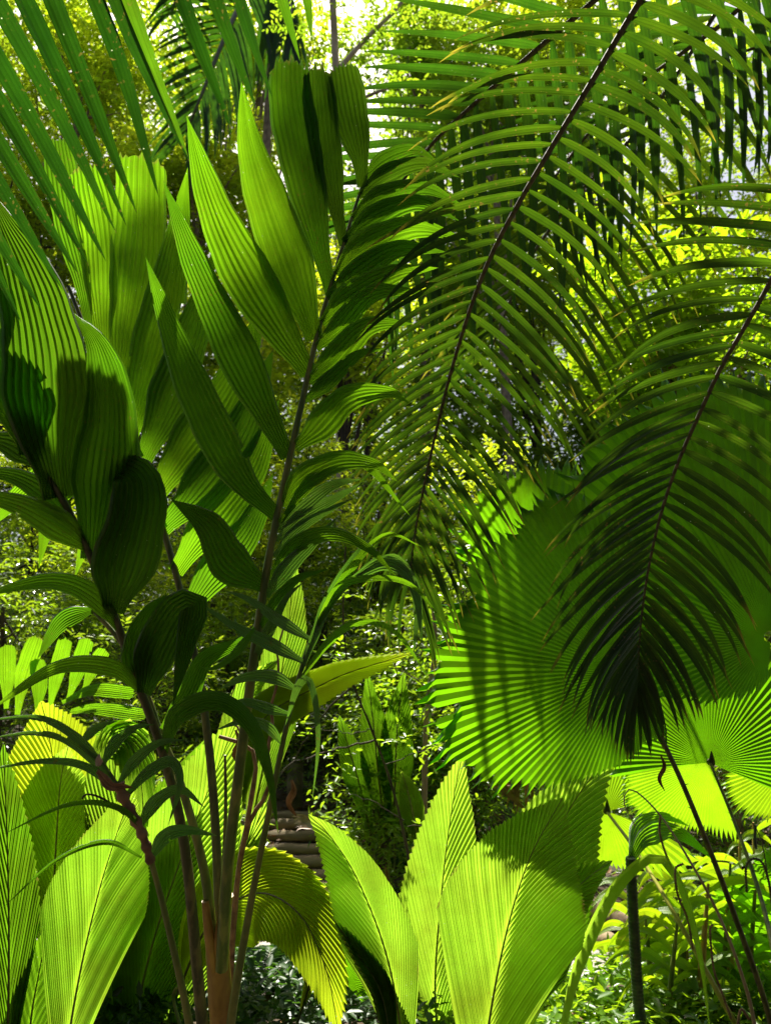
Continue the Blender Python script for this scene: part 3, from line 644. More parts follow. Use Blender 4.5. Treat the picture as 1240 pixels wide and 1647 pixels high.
sapling('reddish brown crooked sapling among the palm stems', [gnd(372, 3.0, -.05), P(378, 1460, 2.85), P(395, 1340, 2.8), P(412, 1235, 2.8), P(408, 1210, 2.8), P(385, 1195, 2.8), P(352, 1185, 2.8)],
  [([(395, 1350, 2.8), (412, 1310, 2.8), (430, 1270, 2.8), (438, 1170, 2.85), (448, 1060, 2.9), (460, 1000, 2.95)], .010), ([(408, 1212, 2.8), (372, 1150, 2.8), (378, 1090, 2.8)], .005)], .016, [], bark='bark_orange')

# ============================================================ NOTCHED PALM (left middle) and background palms
def small_palm(px, d, label, segs, m='broad_light', base=None, name='understorey_palm', group=None, w=26, kind='prae'):
    b = gnd(px, d); root = thing(name, tuple(b), label, 'palm', group)
    for (rach, leafs) in segs:
        C = curve([b] + [P(*q) for q in rach], 24); mb = MB(); mb.tube(C, np.linspace(.014, .005, 24), 6); fr = mb.build('frond', 'petiole', root)
        for l in leafs:
            q = MB(); Cc = curve(PP(l[0]), 18); blade(q, Cc, l[1] * l[0][0][2] / F / 2, kind, 15, random.uniform(-15, 15), 10, .05, jag=.03); q.build('leaflet', m, fr)
    return root
small_palm(90, 5.2, 'palm with blunt notched upright leaflets at left above the yellow toothed leaf',
 [([(85, 1180, 5.2), (110, 1130, 5.2), (160, 1110, 5.2)],
   [([(10, 1140, 5.2), (12, 1090, 5.2), (12, 1038, 5.2)], 26), ([(28, 1150, 5.2), (38, 1090, 5.2), (60, 1025, 5.2)], 30), ([(60, 1150, 5.15), (64, 1100, 5.2), (60, 1060, 5.2)], 26),
    ([(80, 1140, 5.2), (90, 1090, 5.2), (105, 1028, 5.2)], 26), ([(110, 1125, 5.2), (125, 1080, 5.2), (140, 1028, 5.2)], 26), ([(135, 1110, 5.2), (150, 1075, 5.2), (168, 1045, 5.2)], 24),
    ([(100, 1130, 5.1), (150, 1110, 5.1), (215, 1115, 5.1)], 22), ([(90, 1150, 5.1), (150, 1140, 5.1), (235, 1150, 5.0)], 22), ([(90, 1160, 5.1), (130, 1180, 5.1), (200, 1190, 5.0)], 20)])])

# dead fibrous frond ends (brown) behind the diamond leaves
dt = thing('withered_leaf', tuple(P(800, 1290, 4.0)), 'withered brown folded leaf behind the toothed diamond leaves', 'leaf')
mb = MB()
for k in range(9):
    a = R(150 - k * 9 + random.uniform(-4, 4)); c = [P(842 - 2 * k, 1300 - k * 2, 4), P(842 + 45 * math.cos(a), 1288 - 18 - k * 3, 4), P(842 + 80 * math.cos(a) * .9, 1262 + k * 9, 4.05)]
    blade(mb, curve(c, 12), .012, 'needle', 5, random.uniform(-30, 30), 25, .05)
mb.build('blade', 'dead', dt)

# ============================================================ FAN PALMS
def fanpalm(label, base, pet, pr, pm, fans, name='fan_palm'):
    root = thing(name, tuple(base), label, 'fan palm', None)
    C = curve(pet, 40); mb = MB(); n = 40; mb.tube(C, np.linspace(pr[0], pr[1], n), 7)
    # short hooked thorns along the petiole
    for k in range(4, 34, 2):
        s = 1 if k % 4 else -1; D = nrm(RT * s + UP * .3 + RNG.normal(size=3) * .2); mb.tube(np.array([C[k], C[k] + D * pr[0] * 1.6]), [pr[0] * .25, pr[0] * .04], 4)
    pe = mb.build('petiole', pm, root)
    for f in fans: f(root)
    return root
g1 = P(1250, 1690, 3.0); g1[2] = 0
fanpalm('fan palm with a wide dark green pleated fan leaf and dark thorny stalk', g1, [g1, P(1243, 1660, 2.9), P(1180, 1470, 2.85), P(1110, 1290, 2.8), P(1060, 1180, 2.8), P(1015, 1085, 2.8)], (.013, .008), 'petiole_dark',
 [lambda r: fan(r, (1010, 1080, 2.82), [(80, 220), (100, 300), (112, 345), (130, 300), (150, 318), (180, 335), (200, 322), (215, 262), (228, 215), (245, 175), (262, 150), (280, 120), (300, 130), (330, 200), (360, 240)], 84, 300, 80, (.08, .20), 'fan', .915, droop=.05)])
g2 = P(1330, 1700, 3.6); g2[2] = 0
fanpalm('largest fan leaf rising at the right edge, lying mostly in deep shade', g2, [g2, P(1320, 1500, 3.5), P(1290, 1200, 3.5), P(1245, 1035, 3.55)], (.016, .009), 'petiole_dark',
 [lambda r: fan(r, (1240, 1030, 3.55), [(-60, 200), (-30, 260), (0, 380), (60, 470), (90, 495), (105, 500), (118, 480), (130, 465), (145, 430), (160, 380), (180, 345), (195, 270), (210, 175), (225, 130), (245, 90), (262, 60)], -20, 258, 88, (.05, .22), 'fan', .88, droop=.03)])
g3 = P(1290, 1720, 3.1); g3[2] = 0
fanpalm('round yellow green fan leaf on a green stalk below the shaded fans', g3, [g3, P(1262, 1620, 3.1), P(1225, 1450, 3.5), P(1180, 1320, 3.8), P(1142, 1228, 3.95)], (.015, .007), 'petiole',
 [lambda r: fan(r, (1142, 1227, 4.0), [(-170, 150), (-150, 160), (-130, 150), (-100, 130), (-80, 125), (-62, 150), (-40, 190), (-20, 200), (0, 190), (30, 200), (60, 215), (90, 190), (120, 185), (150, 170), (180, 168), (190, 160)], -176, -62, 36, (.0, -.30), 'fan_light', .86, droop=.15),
  lambda r: fan(r, (1142, 1227, 4.0), [(-30, 260), (0, 240), (30, 240), (60, 230), (90, 190), (120, 185), (150, 170), (186, 168)], -24, 184, 56, (.05, .45), 'fan', .9, droop=.05)])  # shade put into the upper half by the darker leaf colour
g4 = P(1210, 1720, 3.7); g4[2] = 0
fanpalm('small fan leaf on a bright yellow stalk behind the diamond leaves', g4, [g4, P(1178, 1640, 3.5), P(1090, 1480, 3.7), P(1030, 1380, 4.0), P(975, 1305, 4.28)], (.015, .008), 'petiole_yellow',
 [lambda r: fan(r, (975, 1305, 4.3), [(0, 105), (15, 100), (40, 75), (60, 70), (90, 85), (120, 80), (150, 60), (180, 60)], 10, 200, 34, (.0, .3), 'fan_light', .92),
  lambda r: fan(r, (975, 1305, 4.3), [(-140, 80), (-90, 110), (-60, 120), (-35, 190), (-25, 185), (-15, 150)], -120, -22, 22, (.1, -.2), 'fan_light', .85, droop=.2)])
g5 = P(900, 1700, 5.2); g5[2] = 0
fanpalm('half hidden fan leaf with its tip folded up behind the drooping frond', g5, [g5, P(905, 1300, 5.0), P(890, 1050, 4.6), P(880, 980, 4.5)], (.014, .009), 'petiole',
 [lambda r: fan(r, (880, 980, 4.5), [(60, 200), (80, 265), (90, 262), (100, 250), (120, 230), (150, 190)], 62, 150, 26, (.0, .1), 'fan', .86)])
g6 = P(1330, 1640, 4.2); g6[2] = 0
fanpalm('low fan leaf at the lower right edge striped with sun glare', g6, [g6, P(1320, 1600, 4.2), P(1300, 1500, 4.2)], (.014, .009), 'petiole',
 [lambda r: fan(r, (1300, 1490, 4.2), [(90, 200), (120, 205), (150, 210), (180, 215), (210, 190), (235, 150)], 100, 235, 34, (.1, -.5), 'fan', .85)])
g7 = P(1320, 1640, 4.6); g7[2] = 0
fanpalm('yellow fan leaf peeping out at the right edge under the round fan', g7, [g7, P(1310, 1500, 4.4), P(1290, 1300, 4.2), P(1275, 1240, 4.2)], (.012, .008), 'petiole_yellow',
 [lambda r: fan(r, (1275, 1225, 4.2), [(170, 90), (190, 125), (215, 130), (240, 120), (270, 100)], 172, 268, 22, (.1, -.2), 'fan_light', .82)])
g8 = P(545, 1660, 3.8); g8[2] = 0
fanpalm('small dark fan leaf low between the drooping and upright diamond leaves', g8, [g8, P(548, 1640, 3.8), P(555, 1580, 3.8)], (.006, .004), 'petiole_dark',
 [lambda r: fan(r, (555, 1580, 3.8), [(-60, 40), (0, 58), (45, 72), (90, 70), (140, 62), (180, 55), (240, 40)], -50, 230, 40, (.0, .2), 'fan', .86)])

# ============================================================ DIAMOND LEAF PALMS
def jplant(label, px, d, leavs, group=None):
    b = gnd(px, d); root = thing('diamond_leaf_palm', tuple(b), label, 'palm', group)
    for L_ in leavs:
        kw = L_[3] if len(L_) > 3 else {}
        lf = diamond(root, L_[0], L_[1], L_[2], **kw)
        p0 = P(*L_[0][0]); p1 = P(*L_[0][1]); mb = MB()
        bb = np.array([b[0] + (p0[0] - b[0]) * .5, b[1] + (p0[1] - b[1]) * .5, min(b[2], p0[2]) - .02])
        mb.tube(curve([bb, p0 - nrm(p1 - p0) * .05, p0 + (p1 - p0) * .12], 12), np.linspace(.012, .006, 12), 6); mb.build('petiole', 'petiole_light', lf)
    return root
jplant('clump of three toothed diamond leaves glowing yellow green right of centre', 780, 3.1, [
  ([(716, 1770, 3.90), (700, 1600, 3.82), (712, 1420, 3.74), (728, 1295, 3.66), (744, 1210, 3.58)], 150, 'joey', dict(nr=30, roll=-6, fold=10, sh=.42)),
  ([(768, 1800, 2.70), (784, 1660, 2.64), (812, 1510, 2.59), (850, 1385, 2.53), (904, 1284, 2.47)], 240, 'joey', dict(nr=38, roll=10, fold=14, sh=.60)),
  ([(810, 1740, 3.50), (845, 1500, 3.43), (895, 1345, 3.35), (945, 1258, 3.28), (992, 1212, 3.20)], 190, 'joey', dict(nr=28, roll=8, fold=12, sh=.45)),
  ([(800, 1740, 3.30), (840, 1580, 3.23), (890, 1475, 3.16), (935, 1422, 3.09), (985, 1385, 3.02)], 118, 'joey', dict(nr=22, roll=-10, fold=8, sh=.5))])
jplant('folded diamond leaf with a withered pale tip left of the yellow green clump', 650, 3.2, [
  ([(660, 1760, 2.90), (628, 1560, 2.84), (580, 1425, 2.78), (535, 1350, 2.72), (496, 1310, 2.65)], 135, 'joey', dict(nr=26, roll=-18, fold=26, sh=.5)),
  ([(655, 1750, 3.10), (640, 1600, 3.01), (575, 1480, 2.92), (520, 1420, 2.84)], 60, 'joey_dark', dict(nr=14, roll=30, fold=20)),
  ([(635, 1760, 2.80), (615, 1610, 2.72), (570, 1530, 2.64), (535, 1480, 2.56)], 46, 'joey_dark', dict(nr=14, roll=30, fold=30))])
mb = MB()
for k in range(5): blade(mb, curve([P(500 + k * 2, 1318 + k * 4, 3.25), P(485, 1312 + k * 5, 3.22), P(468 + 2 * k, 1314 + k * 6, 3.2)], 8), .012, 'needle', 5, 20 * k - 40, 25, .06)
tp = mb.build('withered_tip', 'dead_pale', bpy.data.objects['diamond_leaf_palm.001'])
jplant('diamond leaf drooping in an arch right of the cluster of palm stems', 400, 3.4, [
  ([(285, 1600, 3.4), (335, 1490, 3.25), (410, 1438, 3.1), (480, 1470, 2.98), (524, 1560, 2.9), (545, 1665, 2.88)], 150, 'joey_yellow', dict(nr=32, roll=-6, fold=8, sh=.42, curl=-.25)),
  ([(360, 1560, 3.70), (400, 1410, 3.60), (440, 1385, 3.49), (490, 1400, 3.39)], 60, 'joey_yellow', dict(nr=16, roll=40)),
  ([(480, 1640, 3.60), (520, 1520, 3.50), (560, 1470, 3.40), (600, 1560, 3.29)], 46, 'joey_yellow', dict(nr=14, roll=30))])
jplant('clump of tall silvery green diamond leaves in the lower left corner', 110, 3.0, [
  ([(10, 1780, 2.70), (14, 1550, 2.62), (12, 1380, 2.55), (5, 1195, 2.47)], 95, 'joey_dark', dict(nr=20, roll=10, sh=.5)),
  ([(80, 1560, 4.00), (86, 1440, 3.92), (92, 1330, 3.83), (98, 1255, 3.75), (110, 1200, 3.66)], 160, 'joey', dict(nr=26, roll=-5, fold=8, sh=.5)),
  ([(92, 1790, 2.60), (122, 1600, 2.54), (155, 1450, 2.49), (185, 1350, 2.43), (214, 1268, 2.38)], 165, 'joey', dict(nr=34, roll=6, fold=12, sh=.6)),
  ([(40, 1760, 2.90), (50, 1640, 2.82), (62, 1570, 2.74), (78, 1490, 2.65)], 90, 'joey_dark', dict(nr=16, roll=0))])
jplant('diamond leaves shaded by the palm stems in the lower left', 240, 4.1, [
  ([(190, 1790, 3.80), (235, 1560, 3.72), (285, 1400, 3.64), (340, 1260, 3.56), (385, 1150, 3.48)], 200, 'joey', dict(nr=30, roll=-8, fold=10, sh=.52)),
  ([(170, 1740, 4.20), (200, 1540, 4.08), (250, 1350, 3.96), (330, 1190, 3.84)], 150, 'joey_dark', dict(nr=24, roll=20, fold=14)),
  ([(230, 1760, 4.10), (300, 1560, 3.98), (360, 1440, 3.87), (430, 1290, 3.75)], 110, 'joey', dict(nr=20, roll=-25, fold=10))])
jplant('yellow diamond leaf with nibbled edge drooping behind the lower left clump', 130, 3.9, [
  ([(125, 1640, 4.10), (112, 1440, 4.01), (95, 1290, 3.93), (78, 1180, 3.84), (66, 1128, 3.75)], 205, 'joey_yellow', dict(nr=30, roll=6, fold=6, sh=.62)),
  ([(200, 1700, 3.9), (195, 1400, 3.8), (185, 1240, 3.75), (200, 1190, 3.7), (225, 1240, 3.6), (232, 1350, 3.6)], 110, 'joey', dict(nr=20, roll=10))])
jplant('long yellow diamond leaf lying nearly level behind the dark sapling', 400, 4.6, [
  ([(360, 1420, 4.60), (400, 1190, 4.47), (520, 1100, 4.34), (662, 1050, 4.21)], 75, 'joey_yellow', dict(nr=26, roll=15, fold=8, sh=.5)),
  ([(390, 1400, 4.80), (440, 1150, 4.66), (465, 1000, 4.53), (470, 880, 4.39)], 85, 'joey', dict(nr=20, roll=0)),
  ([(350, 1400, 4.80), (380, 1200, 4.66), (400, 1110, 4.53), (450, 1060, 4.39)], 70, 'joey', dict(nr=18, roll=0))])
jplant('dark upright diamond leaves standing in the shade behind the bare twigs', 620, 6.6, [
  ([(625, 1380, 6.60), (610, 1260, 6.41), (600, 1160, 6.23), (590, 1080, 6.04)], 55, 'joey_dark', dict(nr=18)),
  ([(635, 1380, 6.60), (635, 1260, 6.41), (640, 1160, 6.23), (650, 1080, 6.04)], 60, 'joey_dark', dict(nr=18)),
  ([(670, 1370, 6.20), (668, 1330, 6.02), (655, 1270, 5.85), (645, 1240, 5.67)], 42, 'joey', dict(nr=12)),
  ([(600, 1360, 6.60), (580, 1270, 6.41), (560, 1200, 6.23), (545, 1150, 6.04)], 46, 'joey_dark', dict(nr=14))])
b = gnd(905, 3.2); root = thing('strap_leaf_plant', tuple(b), 'narrow pale leaf arching over in front of the ringed stem', 'plant')
for pts, w in (([(895, 1700, 2.9), (925, 1560, 2.9), (985, 1430, 2.95), (1052, 1376, 3.0), (1095, 1420, 2.95), (1128, 1540, 2.9), (1145, 1690, 2.9)], 32),):
    leafp(root, 'leaf', pts, w, 'joey', 'arch', 4, roll=35, fold=32, pleat=.012)

# ============================================================ RINGED STEM, GINGER, TENDRILS
b = gnd(1035, 3.5); root = thing('ringed_palm', tuple(b), 'slender dark green stem ringed all the way up beside the gravel', 'palm')
C = curve([b - [0, 0, .05], P(1030, 1640, 3.5), P(1020, 1500, 3.5), P(1014, 1380, 3.5)], 240); k = np.arange(240)
mb = MB(); mb.tube(C, .026 * (1 - .15 * k / 240) * (1 + .12 * (k % 4 == 0)), 12); mb.build('trunk', 'ringed', root)
for l, w in (([(1014, 1385, 3.5), (1040, 1345, 3.6), (1090, 1340, 3.8), (1150, 1385, 3.9)], 40), ([(1014, 1385, 3.5), (1030, 1330, 3.7), (1070, 1315, 3.9), (1110, 1330, 4.0)], 34)):
    leafp(root, 'leaf', l, w, 'broad_light', 'arch', 6, roll=20)

def ginger(px, d, label, n, hpx, seed, w=19):
    rnd = random.Random(seed); b = gnd(px, d); root = thing('ginger_plant', tuple(b), label, 'plant', 'leafy ginger plants at lower right')
    for i in range(n):
        x0 = px + rnd.uniform(-35, 35); y1 = hpx + rnd.uniform(-40, 90); x1 = x0 + rnd.uniform(-50, 50); dd = d + rnd.uniform(-.25, .25)
        bb = gnd(x0, dd, -.03); C = curve([bb, P((x0 * .6 + x1 * .4), 1640, dd) if y1 < 1560 else (bb + P(x1, y1, dd)) / 2, P(x1, y1, dd)], 24)
        mb = MB(); mb.tube(C, np.linspace(rnd.choice([.016, .022, .034]), .006, 24), 8); st = mb.build('stem', rnd.choice(['ginger_stem', 'ginger_stem', 'petiole_yellow', 'petiole_light', 'petiole']), root)
        for k in range(10):
            c0 = C[8 + int(k * 1.6)]; sgn = 1 if k % 2 else -1; ln = (.40 + rnd.uniform(-.1, .14)); up0 = rnd.uniform(.5, 1.1); az = rnd.uniform(-.5, .5)
            D = nrm(np.array([sgn * .8, az, up0])); s = np.linspace(0, 1, 14)[:, None]
            pts = c0 + D * ln * s + np.array([0, 0, -1.0]) * ln * .75 * s ** 2.2
            q = MB(); blade(q, pts, w * d / F / 2 * rnd.uniform(.7, 1.1), 'arch', 9, rnd.uniform(-50, 50), 14, .03); q.build('leaf', 'ginger', st)
    return root
ginger(1090, 3.9, 'ginger plant with amber stems right of the ringed stem', 5, 1400, 1)
ginger(1180, 4.2, 'leafy ginger plant crossed by the dark thorny stalk', 5, 1380, 2)
ginger(1050, 4.8, 'smaller ginger plant behind the ringed stem', 4, 1360, 3)
ginger(1240, 4.6, 'ginger plant at the right edge under the round fan', 4, 1350, 4)
ginger(960, 5.2, 'short ginger plant between the whitish diamond leaf and the gravel', 2, 1440, 5)

def tendril(name, label, main, r0, r1, m, curls):
    b = P(*main[0]); b[2] = 0; root = thing(name, tuple(b), label, 'plant')
    C = curve([b] + [P(*q) for q in main], 50); mb = MB(); mb.tube(C, np.linspace(r0, r1, 50), 7); st = mb.build('stalk', m, root)
    for c in curls:
        Cc = curve(PP(c), 90); k = np.arange(90); q = MB(); q.tube(Cc, .0035 * (1 + .7 * (k % 3 == 0)), 6); q.build('seed_strand', 'bark_orange' if m != 'petiole_dark' else m, st)
tendril('flower_stalk', 'pinkish arching flower stalk with hanging beaded strands at lower right', [(1215, 1660, 2.9), (1190, 1560, 2.9), (1150, 1460, 2.9), (1100, 1370, 2.95), (1060, 1310, 3.0), (1025, 1275, 3.0), (1008, 1272, 3.0), (1004, 1295, 3.0), (1022, 1330, 3.0)], .010, .002, 'petiole_pink',
  [[(1098, 1390, 2.95), (1086, 1400, 2.93), (1090, 1440, 2.93), (1106, 1480, 2.93), (1114, 1528, 2.93)], [(1146, 1488, 2.9), (1142, 1500, 2.9), (1148, 1560, 2.9), (1162, 1600, 2.88), (1176, 1640, 2.88)], [(1062, 1312, 3), (1061, 1340, 3), (1070, 1372, 3), (1078, 1390, 3)], [(1205, 1640, 2.9), (1192, 1625, 2.9), (1186, 1650, 2.9)]])
tendril('flower_stalk', 'thin black hooked flower stalk before the round fan at the right edge', [(1262, 1640, 2.7), (1246, 1500, 2.7), (1236, 1420, 2.7), (1226, 1360, 2.7), (1212, 1326, 2.7), (1196, 1318, 2.7), (1190, 1340, 2.7)], .005, .0015, 'petiole_dark',
  [[(1242, 1440, 2.7), (1228, 1392, 2.7), (1212, 1382, 2.7), (1200, 1395, 2.7), (1201, 1436, 2.7)], [(1215, 1328, 2.7), (1214, 1350, 2.7), (1216, 1366, 2.7)]])

# ============================================================ FERNS AND GROUND COVER
def fern(px, d, label, n, ln, seed, m='fern', group='ferns on the forest floor'):
    rnd = random.Random(seed); b = gnd(px, d); root = thing('fern', tuple(b), label, 'fern', group)
    for i in range(n):
        az = 2 * math.pi * i / n + rnd.uniform(-.3, .3); l = ln * rnd.uniform(.75, 1.15)
        D = np.array([math.cos(az), math.sin(az), rnd.uniform(.7, 1.2)]); s = np.linspace(0, 1, 34)[:, None]
        C = b + nrm(D) * l * s + np.array([0, 0, -1.0]) * l * .65 * s ** 2.2
        T = nrm(np.gradient(C, axis=0)); S = nrm(np.cross(T, [0, 0, 1.0])); mb = MB(); p, dd, nv, L, ti = [], [], [], [], []
        for k in range(4, 34):
            for sg in (-1, 1):
                p.append(C[k]); dd.append(nrm(S[k] * sg + T[k] * .35 + RNG.normal(size=3) * .05)); nv.append(np.cross(S[k], T[k]) + RNG.normal(size=3) * .12); L.append(l * .26 * math.sin(math.pi * min(1, (k / 34) ** .8) * .93 + .12)); ti.append(rnd.random())
        leaves(mb, np.array(p), np.array(dd), np.array(nv), np.array(L), asp=.17, tint=np.array(ti))
        fr = mb.build('frond', m, root); q = MB(); q.tube(C, np.linspace(.004, .001, 34), 5); q.build('rachis', 'rachis_green', fr)
for i, (px, d, n, ln, lab) in enumerate([(430, 4.6, 11, .55, 'dark fern under the arching diamond leaf'), (480, 5.0, 11, .55, 'dark fern between the arch and the upright folded leaf'), (360, 4.9, 9, .5, 'fern at the foot of the palm stems'),
    (505, 4.4, 9, .42, 'small blue green fern low at the bottom between diamond leaves'), (250, 5.2, 10, .55, 'fern in the gap behind the left diamond leaves'), (640, 7.4, 10, .5, 'fern on the bank right of the steps'), (600, 6.6, 9, .42, 'fern hiding the right end of the steps'),
    (860, 4.6, 9, .34, 'fern at the base of the yellow green clump'), (430, 7.0, 9, .45, 'fern covering the left end of the steps'), (690, 8.2, 10, .55, 'pale fern in shade behind the slim pale trunk'), (1120, 5.3, 10, .5, 'fern behind the ginger stems')]):
    fern(px, d, lab, n, ln, 300 + i)
def cover(name, n, xr, yr, L, h, m, label, excl=True):
    x = RNG.uniform(*xr, n); y = RNG.uniform(*yr, n)
    if excl:
        ok = (np.abs(y - (5.4 + .35 * (x + 3.2) / 8)) > .6) & ~((np.abs(x + .8) < .55) & (y > 6.3) & (y < 10)); x, y = x[ok], y[ok]
    mb = MB(); leafcloud(mb, np.stack([x, y, height(x, y) + RNG.uniform(.02, h, len(x))], -1), np.full(len(x), .07), 3, 5, L, up=.5, asp=.42)
    tag(mb.build(name, m), label, kind='stuff')
cover('ground_cover', 900, (-4.5, 4.5), (6.0, 11.5), .09, .35, 'cover', 'leafy ground cover on the bank behind the path')
cover('ground_cover', 520, (.3, 3.2), (3.9, 4.95), .085, .20, 'cover', 'bright leafy ground cover in front of the gravel path')
cover('ground_cover', 420, (-3.5, .3), (3.8, 5.0), .08, .25, 'fern', 'dark leafy ground cover below the diamond leaves')
cover('ground_cover', 1500, (-10, 11), (11.5, 17), .17, .8, 'crown_b', 'tall weedy ground cover up the slope')
cover('undergrowth', 2200, (-17, 18), (16, 30), .30, 2.2, 'crown_b', 'deep undergrowth under the forest trees')

# ============================================================ BIG BROAD LEAFLET PALM (centre left)
bs = np.array(P(355, 1647, 2.3)); bs[2] = 0
palm = thing('broad_leaflet_palm', tuple(bs), 'clustering palm with dark stems and very wide pleated leaflets left of centre', 'palm')
mb = MB(); C = curve([bs - [0, 0, .05], P(357, 1700, 2.3), P(354, 1600, 2.3), P(350, 1530, 2.3), P(352, 1490, 2.3)], 60)
mb.tube(C, np.linspace(25, 18, 60) * 2.3 / F * (1 + .04 * (np.arange(60) % 9 == 0)), 14); mb.build('trunk', 'stem_amber', palm)
for pts, r0, r1 in (([(352, 1560, 2.28), (356, 1500, 2.26), (368, 1440, 2.24)], 13, 8), ([(345, 1560, 2.27), (336, 1500, 2.26), (330, 1450, 2.25)], 11, 6)): tubep(palm, 'sheath', pts, r0, r1, 'stem_amber')
# leaf 1: tall erect leaf
r1_ = tubep(palm, 'frond', [(356, 1560, 2.26), (366, 1400, 2.22), (385, 1240, 2.2), (408, 1060, 2.2), (432, 900, 2.22), (462, 755, 2.25), (485, 650, 2.27), (515, 520, 2.31), (550, 400, 2.36), (590, 275, 2.42)], 10.5, 2.2, 'petiole', 60)
r1_['label'] = 'tall erect leaf with a brown midrib'
def LF(par, pts, w, m='broad', **kw): return leafp(par, 'leaflet', pts, w, m, **kw)
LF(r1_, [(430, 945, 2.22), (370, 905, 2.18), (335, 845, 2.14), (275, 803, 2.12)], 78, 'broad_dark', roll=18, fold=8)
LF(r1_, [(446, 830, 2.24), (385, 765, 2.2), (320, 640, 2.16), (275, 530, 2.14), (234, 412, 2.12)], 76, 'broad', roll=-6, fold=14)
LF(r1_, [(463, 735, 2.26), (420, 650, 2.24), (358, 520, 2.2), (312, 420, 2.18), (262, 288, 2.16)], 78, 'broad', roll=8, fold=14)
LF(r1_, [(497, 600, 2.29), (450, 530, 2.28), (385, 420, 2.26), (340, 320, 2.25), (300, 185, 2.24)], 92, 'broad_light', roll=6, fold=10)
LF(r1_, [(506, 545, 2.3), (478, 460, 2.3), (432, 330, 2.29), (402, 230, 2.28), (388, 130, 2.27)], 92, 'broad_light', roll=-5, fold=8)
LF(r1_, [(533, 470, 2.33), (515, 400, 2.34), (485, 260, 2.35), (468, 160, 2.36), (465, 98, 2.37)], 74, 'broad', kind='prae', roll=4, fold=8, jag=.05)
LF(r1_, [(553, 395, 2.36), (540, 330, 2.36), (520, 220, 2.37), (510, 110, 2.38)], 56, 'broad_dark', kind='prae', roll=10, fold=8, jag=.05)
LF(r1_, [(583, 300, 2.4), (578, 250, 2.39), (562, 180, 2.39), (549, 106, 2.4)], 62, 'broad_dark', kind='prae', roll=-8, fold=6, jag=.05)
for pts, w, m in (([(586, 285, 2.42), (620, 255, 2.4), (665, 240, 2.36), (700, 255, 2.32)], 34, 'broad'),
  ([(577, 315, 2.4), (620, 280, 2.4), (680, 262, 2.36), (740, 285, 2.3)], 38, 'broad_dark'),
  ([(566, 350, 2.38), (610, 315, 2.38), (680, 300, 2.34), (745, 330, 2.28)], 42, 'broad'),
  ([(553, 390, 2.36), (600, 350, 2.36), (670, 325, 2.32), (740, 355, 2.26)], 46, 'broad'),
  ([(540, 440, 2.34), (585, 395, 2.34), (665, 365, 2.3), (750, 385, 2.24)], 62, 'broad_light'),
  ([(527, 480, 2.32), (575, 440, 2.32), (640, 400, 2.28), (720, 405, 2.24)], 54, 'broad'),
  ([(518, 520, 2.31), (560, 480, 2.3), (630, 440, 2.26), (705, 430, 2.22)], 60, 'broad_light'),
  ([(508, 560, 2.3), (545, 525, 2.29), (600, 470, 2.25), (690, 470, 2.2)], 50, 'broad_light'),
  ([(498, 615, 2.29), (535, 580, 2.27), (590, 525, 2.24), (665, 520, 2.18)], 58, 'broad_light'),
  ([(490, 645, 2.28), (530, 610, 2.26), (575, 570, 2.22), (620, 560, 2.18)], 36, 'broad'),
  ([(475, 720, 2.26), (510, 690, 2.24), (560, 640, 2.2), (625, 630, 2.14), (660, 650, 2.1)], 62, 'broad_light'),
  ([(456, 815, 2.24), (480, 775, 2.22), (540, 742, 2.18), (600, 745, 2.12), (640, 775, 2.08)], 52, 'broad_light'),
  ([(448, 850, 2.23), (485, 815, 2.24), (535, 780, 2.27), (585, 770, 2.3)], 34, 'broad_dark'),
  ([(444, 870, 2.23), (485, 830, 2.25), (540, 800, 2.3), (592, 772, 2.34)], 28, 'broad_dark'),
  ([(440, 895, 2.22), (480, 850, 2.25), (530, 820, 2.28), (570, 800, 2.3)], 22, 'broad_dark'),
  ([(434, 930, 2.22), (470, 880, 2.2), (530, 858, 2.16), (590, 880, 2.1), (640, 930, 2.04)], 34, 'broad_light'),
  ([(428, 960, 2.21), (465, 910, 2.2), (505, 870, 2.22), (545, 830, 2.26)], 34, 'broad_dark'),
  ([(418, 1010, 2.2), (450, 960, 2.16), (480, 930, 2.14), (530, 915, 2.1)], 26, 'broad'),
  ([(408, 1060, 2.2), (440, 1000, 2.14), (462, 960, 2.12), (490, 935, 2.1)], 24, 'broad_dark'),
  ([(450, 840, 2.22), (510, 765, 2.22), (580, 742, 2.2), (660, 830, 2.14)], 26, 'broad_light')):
    LF(r1_, pts, w * 1.0, 'silver' if m == 'broad_dark' and pts[0][1] > 700 else m, kind='arch', roll=random.uniform(5, 28), fold=12, np_=6, pleat=.09)
# leaf 2: dark leaf arching out to the upper left, leaflets drooping
r2 = tubep(palm, 'frond', [(345, 1760, 2.25), (326, 1650, 2.2), (298, 1370, 2.12), (262, 1212, 2.05), (222, 1100, 2.0), (178, 975, 1.95), (120, 840, 1.9), (60, 740, 1.85), (0, 655, 1.8), (-90, 560, 1.75)], 10.5, 4, 'petiole_dark', 60)
r2['label'] = 'dark leaf arching to the left with wide drooping leaflets'
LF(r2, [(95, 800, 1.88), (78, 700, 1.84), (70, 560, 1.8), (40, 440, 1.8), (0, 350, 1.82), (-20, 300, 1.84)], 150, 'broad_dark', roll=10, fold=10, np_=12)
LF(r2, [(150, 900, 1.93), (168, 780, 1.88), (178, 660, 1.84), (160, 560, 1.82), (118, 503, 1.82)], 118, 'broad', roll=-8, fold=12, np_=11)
LF(r2, [(182, 985, 1.95), (200, 905, 1.86), (222, 815, 1.8), (215, 765, 1.84), (170, 760, 1.92), (145, 805, 1.98)], 120, 'broad_dark', kind='arch', roll=10, fold=14, np_=10)
